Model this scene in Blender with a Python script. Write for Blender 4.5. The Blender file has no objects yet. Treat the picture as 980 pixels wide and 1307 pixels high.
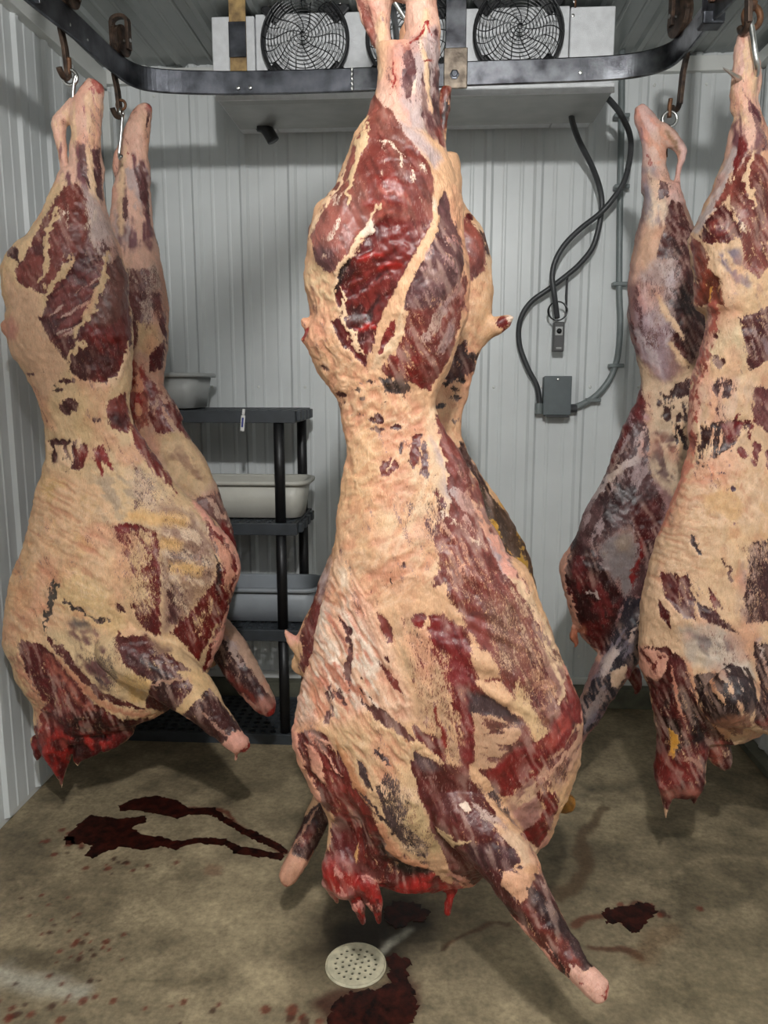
import bpy, bmesh, math, random
import numpy as np
from mathutils import Vector, Matrix

random.seed(7)
scene = bpy.context.scene
COL = scene.collection

# ------------------------------------------------------------------ camera
CAM_H = 1.60
YAW = math.radians(3.4)      # turned a little to the left
PITCH = math.radians(-9.3)   # looking slightly down
FOCAL = 1000.0               # in pixels of a 980 x 1307 picture
cam_data = bpy.data.cameras.new('camera')
cam_data.sensor_fit = 'VERTICAL'
cam_data.sensor_height = 36.0
cam_data.lens = FOCAL / 1307.0 * 36.0
cam_data.clip_start = 0.05
cam = bpy.data.objects.new('camera', cam_data)
cam.location = (0, 0, CAM_H)
cam.rotation_euler = (math.radians(90) + PITCH, 0, YAW)
COL.objects.link(cam)
scene.camera = cam

# ------------------------------------------------------------------ world, lamps, exposure
ROOM_L, ROOM_R, ROOM_B, ROOM_F, ROOM_H = -1.55, 1.45, 3.84, -1.30, 3.05
world = bpy.data.worlds.new('world'); scene.world = world
world.use_nodes = True
world.node_tree.nodes['Background'].inputs[0].default_value = (0.9, 0.95, 1.0, 1)
world.node_tree.nodes['Background'].inputs[1].default_value = 0.02

def bulb(name, loc, radius, power, color=(1, 0.99, 0.975)):
    l = bpy.data.lights.new(name, 'POINT'); l.shadow_soft_size = radius; l.energy = power; l.color = color
    o = bpy.data.objects.new(name, l); o.location = loc; COL.objects.link(o); return o
# main bulb fitting and an added fill bulb, both above the frame
FILL_LAMP = (0.00, -0.95, 2.95)  # unseen fill lamp, added to lift the shadows
LAMP_B = (0.06, -0.25, 3.00)
bulb('lamp_light', (FILL_LAMP[0], FILL_LAMP[1], FILL_LAMP[2]-0.14), .09, 20)
bulb('lamp_light', (LAMP_B[0], LAMP_B[1], LAMP_B[2]-0.14), .06, 215)

vs = scene.view_settings
vs.view_transform = 'Standard'; vs.look = 'None'; vs.gamma = 1.0; vs.exposure = 0.0
vs.use_curve_mapping = False

# ------------------------------------------------------------------ camera sight lines, for placing things from image pixels
_cy, _sy = math.cos(YAW), math.sin(YAW)
_cp, _sp = math.cos(PITCH), math.sin(PITCH)
FWD = np.array([-_sy*_cp, _cy*_cp, _sp])
RGT = np.array([_cy, _sy, 0.0])
UPV = np.cross(RGT, FWD)
EYE = np.array([0, 0, CAM_H])
def sight(px, py):
    return FWD + RGT*((px-490.0)/FOCAL) - UPV*((py-653.5)/FOCAL)
def PY(px, py, Y):          # point of the room seen at (px, py) in the plane y = Y
    d = sight(px, py); return EYE + d*(Y/d[1])
def PZ(px, py, Z):          # the same in the plane z = Z
    d = sight(px, py); return EYE + d*((Z-CAM_H)/d[2])
def to_px(P):               # image pixel coordinates of room points (n,3)
    q = P - EYE; w = q@FWD
    return np.stack([490.0 + FOCAL*(q@RGT)/w, 653.5 - FOCAL*(q@UPV)/w], 1)
def mpp(Y): return Y/FOCAL*1.01

# image crops that outlines and positions were traced in by pixel: origin x, y, scale
FR = {'O': (0, 0, 1.0), 'A': (0, 100, 2.842), 'B': (0, 540, 2.579), 'C': (360, 0, 2.722), 'D': (340, 440, 2.227),
      'E': (340, 860, 2.13), 'F': (700, 100, 2.843), 'G': (700, 540, 2.514), 'H': (140, 440, 2.42), 'I': (640, 120, 2.97),
      'J': (0, 900, 1.96), 'K': (560, 860, 2.333), 'C1': (380, 0, 3.267), 'C2': (370, 260, 3.267), 'C3': (400, 500, 3.0625),
      'C4': (360, 700, 4.4545), 'C5': (540, 740, 4.0833), 'C6': (340, 900, 3.769), 'C7': (540, 960, 3.769),
      'H2': (160, 640, 3.769), 'T7': (0, 0, 4.9), 'T8': (820, 0, 6.125), 'SH': (200, 440, 4.4545), 'EV1': (260, 0, 4.4545),
      'EV2': (560, 0, 4.0833), 'R1': (840, 840, 7.0)}
def fr(f, pts):
    ox, oy, s = FR[f]
    return [(ox + p[0]/s, oy + p[1]/s) for p in pts]

# ------------------------------------------------------------------ noise
_TAB = np.random.RandomState(3).rand(64*64*64).astype(np.float32)
def vnoise(x, y, z, seed=0):
    xf = np.floor(x); yf = np.floor(y); zf = np.floor(z)
    fx, fy, fz = (x-xf).astype(np.float32), (y-yf).astype(np.float32), (z-zf).astype(np.float32)
    xi = xf.astype(np.int32) + seed*7; yi = yf.astype(np.int32) + seed*13; zi = zf.astype(np.int32) + seed*29
    fx = fx*fx*(3-2*fx); fy = fy*fy*(3-2*fy); fz = fz*fz*(3-2*fz)
    x0 = (xi & 63) << 12; x1 = ((xi+1) & 63) << 12; y0 = (yi & 63) << 6; y1 = ((yi+1) & 63) << 6; z0 = zi & 63; z1 = (zi+1) & 63
    T = _TAB
    def edge(a, b):
        p = T[a+b+z0]; return p + (T[a+b+z1]-p)*fz
    a0 = edge(x0, y0); a0 = a0 + (edge(x0, y1)-a0)*fy
    a1 = edge(x1, y0); a1 = a1 + (edge(x1, y1)-a1)*fy
    return a0 + (a1-a0)*fx
def fbm(x, y, z, seed=0, octv=4):
    r = 0; a = 0.5; t = 0
    for i in range(octv):
        r = r + a*vnoise(x, y, z, seed+i*17); t += a
        x = x*2.03; y = y*2.03; z = z*2.03; a *= 0.5
    return r/t
def smooth(e0, e1, x):
    t = np.clip((x-e0)/(e1-e0), 0, 1); return t*t*(3-2*t)
def lin(c):
    c = np.asarray(c, float)/255.0
    return np.where(c <= 0.04045, c/12.92, ((c+0.055)/1.055)**2.4)
def lin4(c): return tuple(lin(c)) + (1.0,)

# ------------------------------------------------------------------ materials
def new_mat(name):
    m = bpy.data.materials.new(name); m.use_nodes = True
    return m, m.node_tree.nodes, m.node_tree.links, m.node_tree.nodes['Principled BSDF']
def plain(name, col, rough=0.5, metal=0.0, vary=0.12, scale=12.0, bump=0.0, bscale=200.0, spec=0.5, col2=None, emit=0.0):
    m, n, l, b = new_mat(name)
    tc = n.new('ShaderNodeTexCoord')
    nz = n.new('ShaderNodeTexNoise'); nz.inputs['Scale'].default_value = scale; nz.inputs['Detail'].default_value = 6
    l.new(tc.outputs['Object'], nz.inputs['Vector'])
    cr = n.new('ShaderNodeValToRGB')
    c = lin(col); d = lin(col2) if col2 is not None else c*(1-2*vary)
    cr.color_ramp.elements[0].position = 0.32; cr.color_ramp.elements[1].position = 0.68
    cr.color_ramp.elements[0].color = tuple(np.clip(d, 0, 1)) + (1,)
    cr.color_ramp.elements[1].color = tuple(np.clip(c*(1+vary*0.4), 0, 1)) + (1,)
    l.new(nz.outputs['Fac'], cr.inputs['Fac']); l.new(cr.outputs['Color'], b.inputs['Base Color'])
    b.inputs['Roughness'].default_value = rough; b.inputs['Metallic'].default_value = metal
    b.inputs['Specular IOR Level'].default_value = spec
    if bump:
        n2 = n.new('ShaderNodeTexNoise'); n2.inputs['Scale'].default_value = bscale; n2.inputs['Detail'].default_value = 3
        l.new(tc.outputs['Object'], n2.inputs['Vector'])
        bp = n.new('ShaderNodeBump'); bp.inputs['Strength'].default_value = bump; bp.inputs['Distance'].default_value = 0.002
        l.new(n2.outputs['Fac'], bp.inputs['Height']); l.new(bp.outputs['Normal'], b.inputs['Normal'])
    if emit:
        b.inputs['Emission Color'].default_value = tuple(c) + (1,); b.inputs['Emission Strength'].default_value = emit
    return m
M = {}
M['panel'] = plain('white_steel_panel', (220, 224, 224), 0.36, 0, 0.05, 3.0, 0.05, 60, 0.5)
M['ceil'] = plain('ceiling_steel_panel', (150, 156, 154), 0.26, 0, 0.06, 3.0, 0.05, 60, 0.5)
M['frontwall'] = plain('darkened_front_panel', (72, 74, 76), 0.5, 0, 0.1, 4)  # unseen front wall, darkened to cut bounced fill light
M['trim'] = plain('white_trim', (222, 224, 220), 0.4, 0, 0.05, 5)
M['curb'] = plain('concrete_curb', (112, 112, 96), 0.8, 0, 0.2, 14, 0.4, 90)
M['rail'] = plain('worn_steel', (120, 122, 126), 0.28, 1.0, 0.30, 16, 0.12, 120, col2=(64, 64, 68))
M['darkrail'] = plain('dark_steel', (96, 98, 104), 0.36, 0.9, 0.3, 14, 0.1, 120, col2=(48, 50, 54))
M['rust'] = plain('rusty_steel', (120, 84, 58), 0.6, 0.5, 0.4, 40, 0.4, 160, col2=(52, 38, 32))
M['iron'] = plain('dark_forged_iron', (92, 74, 62), 0.5, 0.6, 0.3, 40, 0.3, 160, col2=(40, 33, 30))
M['splice'] = plain('weathered_steel', (140, 128, 114), 0.45, 0.7, 0.3, 30, 0.3, 160, col2=(88, 78, 68))
M['rustpaint'] = plain('rusty_painted_strap', (168, 140, 92), 0.7, 0.1, 0.3, 22, 0.4, 120, col2=(70, 48, 38))
M['galv'] = plain('galvanised_steel', (200, 200, 196), 0.28, 1.0, 0.12, 60)
M['housing'] = plain('embossed_aluminium', (226, 228, 230), 0.32, 0.1, 0.06, 30, 0.5, 380)
M['pan'] = plain('aluminium_pan', (170, 170, 166), 0.42, 0.5, 0.08, 10, 0.15, 240)
M['black'] = plain('black_plastic', (30, 31, 34), 0.42, 0, 0.2, 20, 0.1, 200)
M['wire'] = plain('black_wire_guard', (26, 27, 29), 0.35, 0.2, 0.1, 20)
M['throat'] = plain('grey_fan_throat', (120, 122, 124), 0.4, 0.4, 0.2, 10)
M['blade'] = plain('aluminium_fan_blade', (190, 192, 194), 0.3, 0.9, 0.15, 10)
M['shelf'] = plain('charcoal_plastic', (58, 63, 68), 0.5, 0, 0.12, 20, 0.1, 200)
M['post'] = plain('black_post', (22, 22, 24), 0.45, 0, 0.15, 20)
M['tote'] = plain('grey_tub_plastic', (176, 178, 176), 0.42, 0, 0.05, 10, 0.05, 200)
M['tote2'] = plain('pale_tub_plastic', (202, 200, 190), 0.42, 0, 0.05, 10, 0.05, 200)
M['tote3'] = plain('bluegrey_tub_plastic', (158, 164, 170), 0.42, 0, 0.05, 10, 0.05, 200)
M['box'] = plain('grey_painted_steel', (98, 106, 108), 0.45, 0.1, 0.08, 14, 0.1, 200)
M['conduit'] = plain('grey_pvc_conduit', (122, 130, 130), 0.4, 0, 0.08, 14)
M['cable'] = plain('charcoal_cable', (62, 64, 66), 0.42, 0, 0.1, 14)
M['sensor'] = plain('dark_grey_sensor_plastic', (84, 84, 84), 0.5, 0, 0.08, 30)
M['white'] = plain('white_plastic', (226, 226, 224), 0.4, 0, 0.04, 30)
M['blue'] = plain('blue_print', (60, 70, 140), 0.5, 0, 0.1, 60)
M['drain'] = plain('ivory_drain_plate', (205, 196, 168), 0.5, 0, 0.15, 40, 0.1, 200)
M['dark_disc'] = plain('drain_dark', (20, 17, 14), 0.6)
M['lamp'] = plain('lamp_diffuser', (255, 250, 240), 0.4, 0, 0.0, 5, emit=6.0)
def blood_mat():
    m, n, l, b = new_mat('wet_blood')
    tc = n.new('ShaderNodeTexCoord'); nz = n.new('ShaderNodeTexNoise'); nz.inputs['Scale'].default_value = 26; nz.inputs['Detail'].default_value = 10; nz.inputs['Roughness'].default_value = .7
    l.new(tc.outputs['Object'], nz.inputs['Vector'])
    cr = n.new('ShaderNodeValToRGB')
    cr.color_ramp.elements[0].position = 0.40; cr.color_ramp.elements[0].color = lin4((14, 6, 5))
    cr.color_ramp.elements[1].position = 0.66; cr.color_ramp.elements[1].color = lin4((70, 27, 19))
    l.new(nz.outputs['Fac'], cr.inputs['Fac']); l.new(cr.outputs['Color'], b.inputs['Base Color'])
    b.inputs['Roughness'].default_value = 0.34; b.inputs['Specular IOR Level'].default_value = 0.25
    return m
M['blood'] = blood_mat()
def attr_mat(name, rough_lo, rough_hi, bump, bscale, spec=0.5, sss=0.0, coat=0.0, dist=0.0015):
    m, n, l, b = new_mat(name)
    at = n.new('ShaderNodeAttribute'); at.attribute_name = 'tint'
    tc = n.new('ShaderNodeTexCoord')
    nz = n.new('ShaderNodeTexNoise'); nz.inputs['Scale'].default_value = bscale; nz.inputs['Detail'].default_value = 6; nz.inputs['Roughness'].default_value = 0.65
    l.new(tc.outputs['Object'], nz.inputs['Vector'])
    mr = n.new('ShaderNodeMapRange'); mr.inputs[1].default_value = 0.25; mr.inputs[2].default_value = 0.75
    mr.inputs[3].default_value = 0.62; mr.inputs[4].default_value = 1.32
    l.new(nz.outputs['Fac'], mr.inputs[0])
    mx = n.new('ShaderNodeVectorMath'); mx.operation = 'SCALE'
    l.new(at.outputs['Color'], mx.inputs[0]); l.new(mr.outputs[0], mx.inputs['Scale'])
    l.new(mx.outputs[0], b.inputs['Base Color'])
    rr = n.new('ShaderNodeMapRange'); rr.inputs[3].default_value = rough_lo; rr.inputs[4].default_value = rough_hi
    l.new(at.outputs['Alpha'], rr.inputs[0]); l.new(rr.outputs[0], b.inputs['Roughness'])
    bp = n.new('ShaderNodeBump'); bp.inputs['Strength'].default_value = bump; bp.inputs['Distance'].default_value = dist
    l.new(nz.outputs['Fac'], bp.inputs['Height']); l.new(bp.outputs['Normal'], b.inputs['Normal'])
    b.inputs['Specular IOR Level'].default_value = spec
    if sss:
        b.inputs['Subsurface Weight'].default_value = sss; b.inputs['Subsurface Scale'].default_value = 0.006
        b.inputs['Subsurface Radius'].default_value = (1.0, 0.35, 0.2)
    if coat: b.inputs['Coat Weight'].default_value = coat; b.inputs['Coat Roughness'].default_value = 0.2
    return m
def meat_mat():
    m, n, l, b = new_mat('raw_beef')
    at = n.new('ShaderNodeAttribute'); at.attribute_name = 'tint'
    tc = n.new('ShaderNodeTexCoord')
    def noise(scale, stretch, detail, rough, dist=0.0, rot=0.0):
        mp = n.new('ShaderNodeMapping'); mp.inputs['Scale'].default_value = (1, 1, stretch); mp.inputs['Rotation'].default_value = (0, rot, 0); l.new(tc.outputs['Object'], mp.inputs['Vector'])
        z = n.new('ShaderNodeTexNoise'); z.inputs['Scale'].default_value = scale; z.inputs['Detail'].default_value = detail
        z.inputs['Roughness'].default_value = rough; z.inputs['Distortion'].default_value = dist
        l.new(mp.outputs['Vector'], z.inputs['Vector']); return z.outputs['Fac']
    def rng(src, a, b_, c, d):
        r = n.new('ShaderNodeMapRange'); r.inputs[1].default_value = a; r.inputs[2].default_value = b_; r.inputs[3].default_value = c; r.inputs[4].default_value = d
        l.new(src, r.inputs[0]); return r.outputs[0]
    def math_(op, a, b_=0.0):
        q = n.new('ShaderNodeMath'); q.operation = op
        for i, v in enumerate((a, b_)):
            if isinstance(v, (int, float)): q.inputs[i].default_value = v
            else: l.new(v, q.inputs[i])
        return q.outputs[0]
    strands = noise(230, .22, 5, .62, 1.2); grain = noise(420, .5, 3, .6); cloud = noise(34, .6, 5, .6, .5); fine = noise(420, .2, 4, .6, 1.0); wr = noise(85, .30, 4, .55, .8, .6)
    # lean layer under a fat layer; the border between them is torn along the strands
    al = n.new('ShaderNodeAttribute'); al.attribute_name = 'lean'
    edge = math_('ADD', math_('MULTIPLY', math_('SUBTRACT', strands, .5), 1.1), math_('MULTIPLY', math_('SUBTRACT', fine, .5), 2.0))
    lean = rng(math_('ADD', al.outputs['Alpha'], edge), .38, .62, 0, 1)
    base = n.new('ShaderNodeMix'); base.data_type = 'RGBA'; l.new(at.outputs['Color'], base.inputs['A']); l.new(al.outputs['Color'], base.inputs['B']); l.new(lean, base.inputs['Factor'])
    sc = n.new('ShaderNodeVectorMath'); sc.operation = 'SCALE'; l.new(base.outputs['Result'], sc.inputs[0])
    l.new(math_('MULTIPLY', rng(grain, .25, .75, .88, 1.10), rng(cloud, .3, .7, .86, 1.10)), sc.inputs['Scale'])
    # silver skin threads on lean
    mx = n.new('ShaderNodeMix'); mx.data_type = 'RGBA'; l.new(sc.outputs[0], mx.inputs['A']); mx.inputs['B'].default_value = lin4((206, 176, 166))
    l.new(math_('MULTIPLY', math_('MULTIPLY', rng(strands, .56, .70, 0, .55), rng(cloud, .42, .60, .1, 1)), lean), mx.inputs['Factor'])
    # pink cracks in fat
    mx2 = n.new('ShaderNodeMix'); mx2.data_type = 'RGBA'; mx2.blend_type = 'MULTIPLY'; l.new(mx.outputs['Result'], mx2.inputs['A']); mx2.inputs['B'].default_value = lin4((214, 150, 126))
    l.new(math_('MULTIPLY', rng(strands, .44, .30, 0, .5), math_('SUBTRACT', 1.0, lean)), mx2.inputs['Factor'])
    l.new(mx2.outputs['Result'], b.inputs['Base Color'])
    rr = rng(lean, 0, 1, .47, .33); l.new(math_('ADD', rr, rng(grain, .3, .7, -.06, .10)), b.inputs['Roughness'])
    bp = n.new('ShaderNodeBump'); bp.inputs['Strength'].default_value = .5; bp.inputs['Distance'].default_value = .0012
    ridge = math_('MULTIPLY', math_('ABSOLUTE', math_('SUBTRACT', wr, .5), 0.0), math_('MULTIPLY', math_('SUBTRACT', 1.0, lean), -9.0))
    l.new(math_('ADD', ridge, math_('SUBTRACT', math_('ADD', math_('MULTIPLY', strands, .8), math_('MULTIPLY', fine, .8)), math_('MULTIPLY', lean, .6))), bp.inputs['Height']); l.new(bp.outputs['Normal'], b.inputs['Normal'])
    b.inputs['Specular IOR Level'].default_value = .42
    return m
M['meat'] = meat_mat()
M['floor'] = attr_mat('stained_concrete', 0.28, 0.75, 0.25, 60.0, 0.35)

# ------------------------------------------------------------------ mesh helpers
class MB:
    def __init__(s): s.v = []; s.f = []
    def add(s, vs, fs):
        o = len(s.v); s.v += [tuple(map(float, p)) for p in vs]; s.f += [tuple(i+o for i in f) for f in fs]; return s
    def box(s, lo, hi, mat=None):
        x0, y0, z0 = lo; x1, y1, z1 = hi
        vs = [Vector(p) for p in ((x0,y0,z0),(x1,y0,z0),(x1,y1,z0),(x0,y1,z0),(x0,y0,z1),(x1,y0,z1),(x1,y1,z1),(x0,y1,z1))]
        if mat is not None: vs = [mat @ v for v in vs]
        return s.add(vs, [(0,3,2,1),(4,5,6,7),(0,1,5,4),(1,2,6,5),(2,3,7,6),(3,0,4,7)])
    def tube(s, pts, rad, seg=8, close=False, flat=None):
        pts = [np.asarray(p, float) for p in pts]; n = len(pts)
        rads = rad if hasattr(rad, '__len__') else [rad]*n
        rings = []; prev = None
        for i, p in enumerate(pts):
            if close: t = pts[(i+1) % n] - pts[i-1]
            else: t = pts[min(i+1, n-1)] - pts[max(i-1, 0)]
            t = t/(np.linalg.norm(t)+1e-9)
            if prev is None:
                a = np.array([0, 0, 1.0]) if abs(t[2]) < 0.9 else np.array([1.0, 0, 0])
            else: a = prev
            u = a - t*np.dot(a, t); u /= (np.linalg.norm(u)+1e-9); w = np.cross(t, u); prev = u
            r = rads[i]
            rings.append([p + (u*math.cos(2*math.pi*k/seg) + w*math.sin(2*math.pi*k/seg))*r for k in range(seg)])
        vs = [q for r in rings for q in r]; fs = []
        m = n if close else n-1
        for i in range(m):
            j = (i+1) % n
            for k in range(seg):
                k2 = (k+1) % seg
                fs.append((i*seg+k, i*seg+k2, j*seg+k2, j*seg+k))
        if not close:
            fs.append(tuple(range(seg-1, -1, -1))); fs.append(tuple((n-1)*seg+k for k in range(seg)))
        return s.add(vs, fs)
    def cyl(s, a, b, r, seg=20, r2=None):
        return s.tube([a, b], [r, r if r2 is None else r2], seg)
    def lathe(s, prof, c, axis='y', seg=32):
        vs = []
        for (r, h) in prof:
            for k in range(seg):
                an = 2*math.pi*k/seg; p = (r*math.cos(an), r*math.sin(an), h)
                if axis == 'y': p = (p[0], -p[2], p[1])
                vs.append((c[0]+p[0], c[1]+p[1], c[2]+p[2]))
        fs = []
        for i in range(len(prof)-1):
            for k in range(seg):
                k2 = (k+1) % seg; fs.append((i*seg+k, i*seg+k2, (i+1)*seg+k2, (i+1)*seg+k))
        return s.add(vs, fs)
    def sweep(s, path, prof, ups, close=False):
        """prof: list of (side, up) offsets; ups: up vector; path: points (side = tangent x up)"""
        n = len(path); vs = []; k = len(prof); up = np.asarray(ups, float)
        for i in range(n):
            t = np.asarray(path[min(i+1, n-1)]) - np.asarray(path[max(i-1, 0)]); t = t/np.linalg.norm(t)
            sd = np.cross(t, up); sd /= np.linalg.norm(sd)
            for (a, b) in prof: vs.append(np.asarray(path[i]) + sd*a + up*b)
        fs = []
        for i in range(n-1):
            for j in range(k):
                j2 = (j+1) % k; fs.append((i*k+j, i*k+j2, (i+1)*k+j2, (i+1)*k+j))
        fs.append(tuple(range(k-1, -1, -1))); fs.append(tuple((n-1)*k+j for j in range(k)))
        return s.add(vs, fs)
    def build(s, name, mat, parent=None, bevel=0.0, smooth_=False, origin=None):
        me = bpy.data.meshes.new(name); vs = s.v
        if origin is not None: vs = [(p[0]-origin[0], p[1]-origin[1], p[2]-origin[2]) for p in vs]
        me.from_pydata(vs, [], s.f); me.validate()
        bm = bmesh.new(); bm.from_mesh(me)
        bmesh.ops.recalc_face_normals(bm, faces=bm.faces); bm.to_mesh(me); bm.free()
        me.materials.append(mat)
        if smooth_: me.shade_smooth()
        o = bpy.data.objects.new(name, me); COL.objects.link(o)
        if origin is not None: o.location = origin
        if bevel:
            md = o.modifiers.new('bevel', 'BEVEL'); md.width = bevel; md.segments = 2; md.limit_method = 'ANGLE'
        if parent is not None: adopt(o, parent)
        return o
def adopt(o, parent):
    o.parent = parent
    if parent.type == 'EMPTY' or parent.type == 'MESH':
        o.matrix_parent_inverse = Matrix.Translation(parent.location).inverted() if parent.parent is None else o.matrix_parent_inverse
def tag(o, label, cat, group=None):
    o['label'] = label; o['category'] = cat
    if group: o['group'] = group
    return o
def thing(name, loc, label, cat, group=None):
    o = bpy.data.objects.new(name, None); o.location = loc; o.empty_display_size = 0.05
    COL.objects.link(o); return tag(o, label, cat, group)
def struct(o): o['kind'] = 'structure'; return o
def spline(pts, n=60, close=False):
    P = np.array([np.asarray(p, float) for p in pts]); k = len(P); out = []
    m = k if close else k-1
    for i in range(m):
        if close: p0, p1, p2, p3 = P[i-1], P[i], P[(i+1) % k], P[(i+2) % k]
        else: p0, p1, p2, p3 = P[max(i-1, 0)], P[i], P[i+1], P[min(i+2, k-1)]
        q = max(2, n//m)
        for j in range(q):
            t = j/q
            out.append(0.5*((2*p1) + (-p0+p2)*t + (2*p0-5*p1+4*p2-p3)*t*t + (-p0+3*p1-3*p2+p3)*t**3))
    if not close: out.append(P[-1])
    return out
# ================================================================== the room
def rib_profile(s0, s1, phase, pitch=0.2286):
    """(s, height) points of a ribbed steel sheet between s0 and s1; big ribs every pitch, two small ones between"""
    ev = []
    k0 = int(math.floor((s0-phase)/pitch))-1; k1 = int(math.ceil((s1-phase)/pitch))+1
    for k in range(k0, k1+1):
        c = phase + k*pitch
        ev += [(c-0.024, 0), (c-0.011, 0.014), (c+0.011, 0.014), (c+0.024, 0)]
        for q in (1/3, 2/3):
            c2 = c + pitch*q; ev += [(c2-0.010, 0), (c2-0.004, 0.0028), (c2+0.004, 0.0028), (c2+0.010, 0)]
    out = []
    def at(s):
        for (a, ha), (b, hb) in zip(ev, ev[1:]):
            if a <= s <= b: return ha + (hb-ha)*(s-a)/max(b-a, 1e-9)
        return 0
    out.append((s0, at(s0))); out += [e for e in ev if s0 < e[0] < s1]; out.append((s1, at(s1)))
    return out
def ribbed(name, parent, s0, s1, phase, fn, mat, a0, a1):
    pr = rib_profile(s0, s1, phase); vs = []; fs = []
    for (s_, h) in pr: vs += [fn(s_, h, a0), fn(s_, h, a1)]
    for i in range(len(pr)-1): fs.append((2*i, 2*i+2, 2*i+3, 2*i+1))
    o = MB().add(vs, fs).build(name, mat, parent)
    return o
CURB = 0.10
# floor, painted in floor coordinates
def seg_dist(X, Y, a, b):
    ax, ay = a; bx, by = b; dx, dy = bx-ax, by-ay; L = dx*dx+dy*dy+1e-9
    t = np.clip(((X-ax)*dx+(Y-ay)*dy)/L, 0, 1)
    return np.hypot(X-ax-t*dx, Y-ay-t*dy), t
def poly_sd(X, Y, pts):
    d = np.full(X.shape, 1e9); ins = np.zeros(X.shape, bool); n = len(pts)
    for i in range(n):
        a, b = pts[i], pts[(i+1) % n]
        d = np.minimum(d, seg_dist(X, Y, a, b)[0])
        if a[1] != b[1]:
            c = ((a[1] > Y) != (b[1] > Y)) & (X < (b[0]-a[0])*(Y-a[1])/(b[1]-a[1]) + a[0])
            ins ^= c
    return np.where(ins, -d, d)
def fpts(f, pts): return [tuple(PZ(x, y, 0.0)[:2]) for (x, y) in fr(f, pts)]

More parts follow.
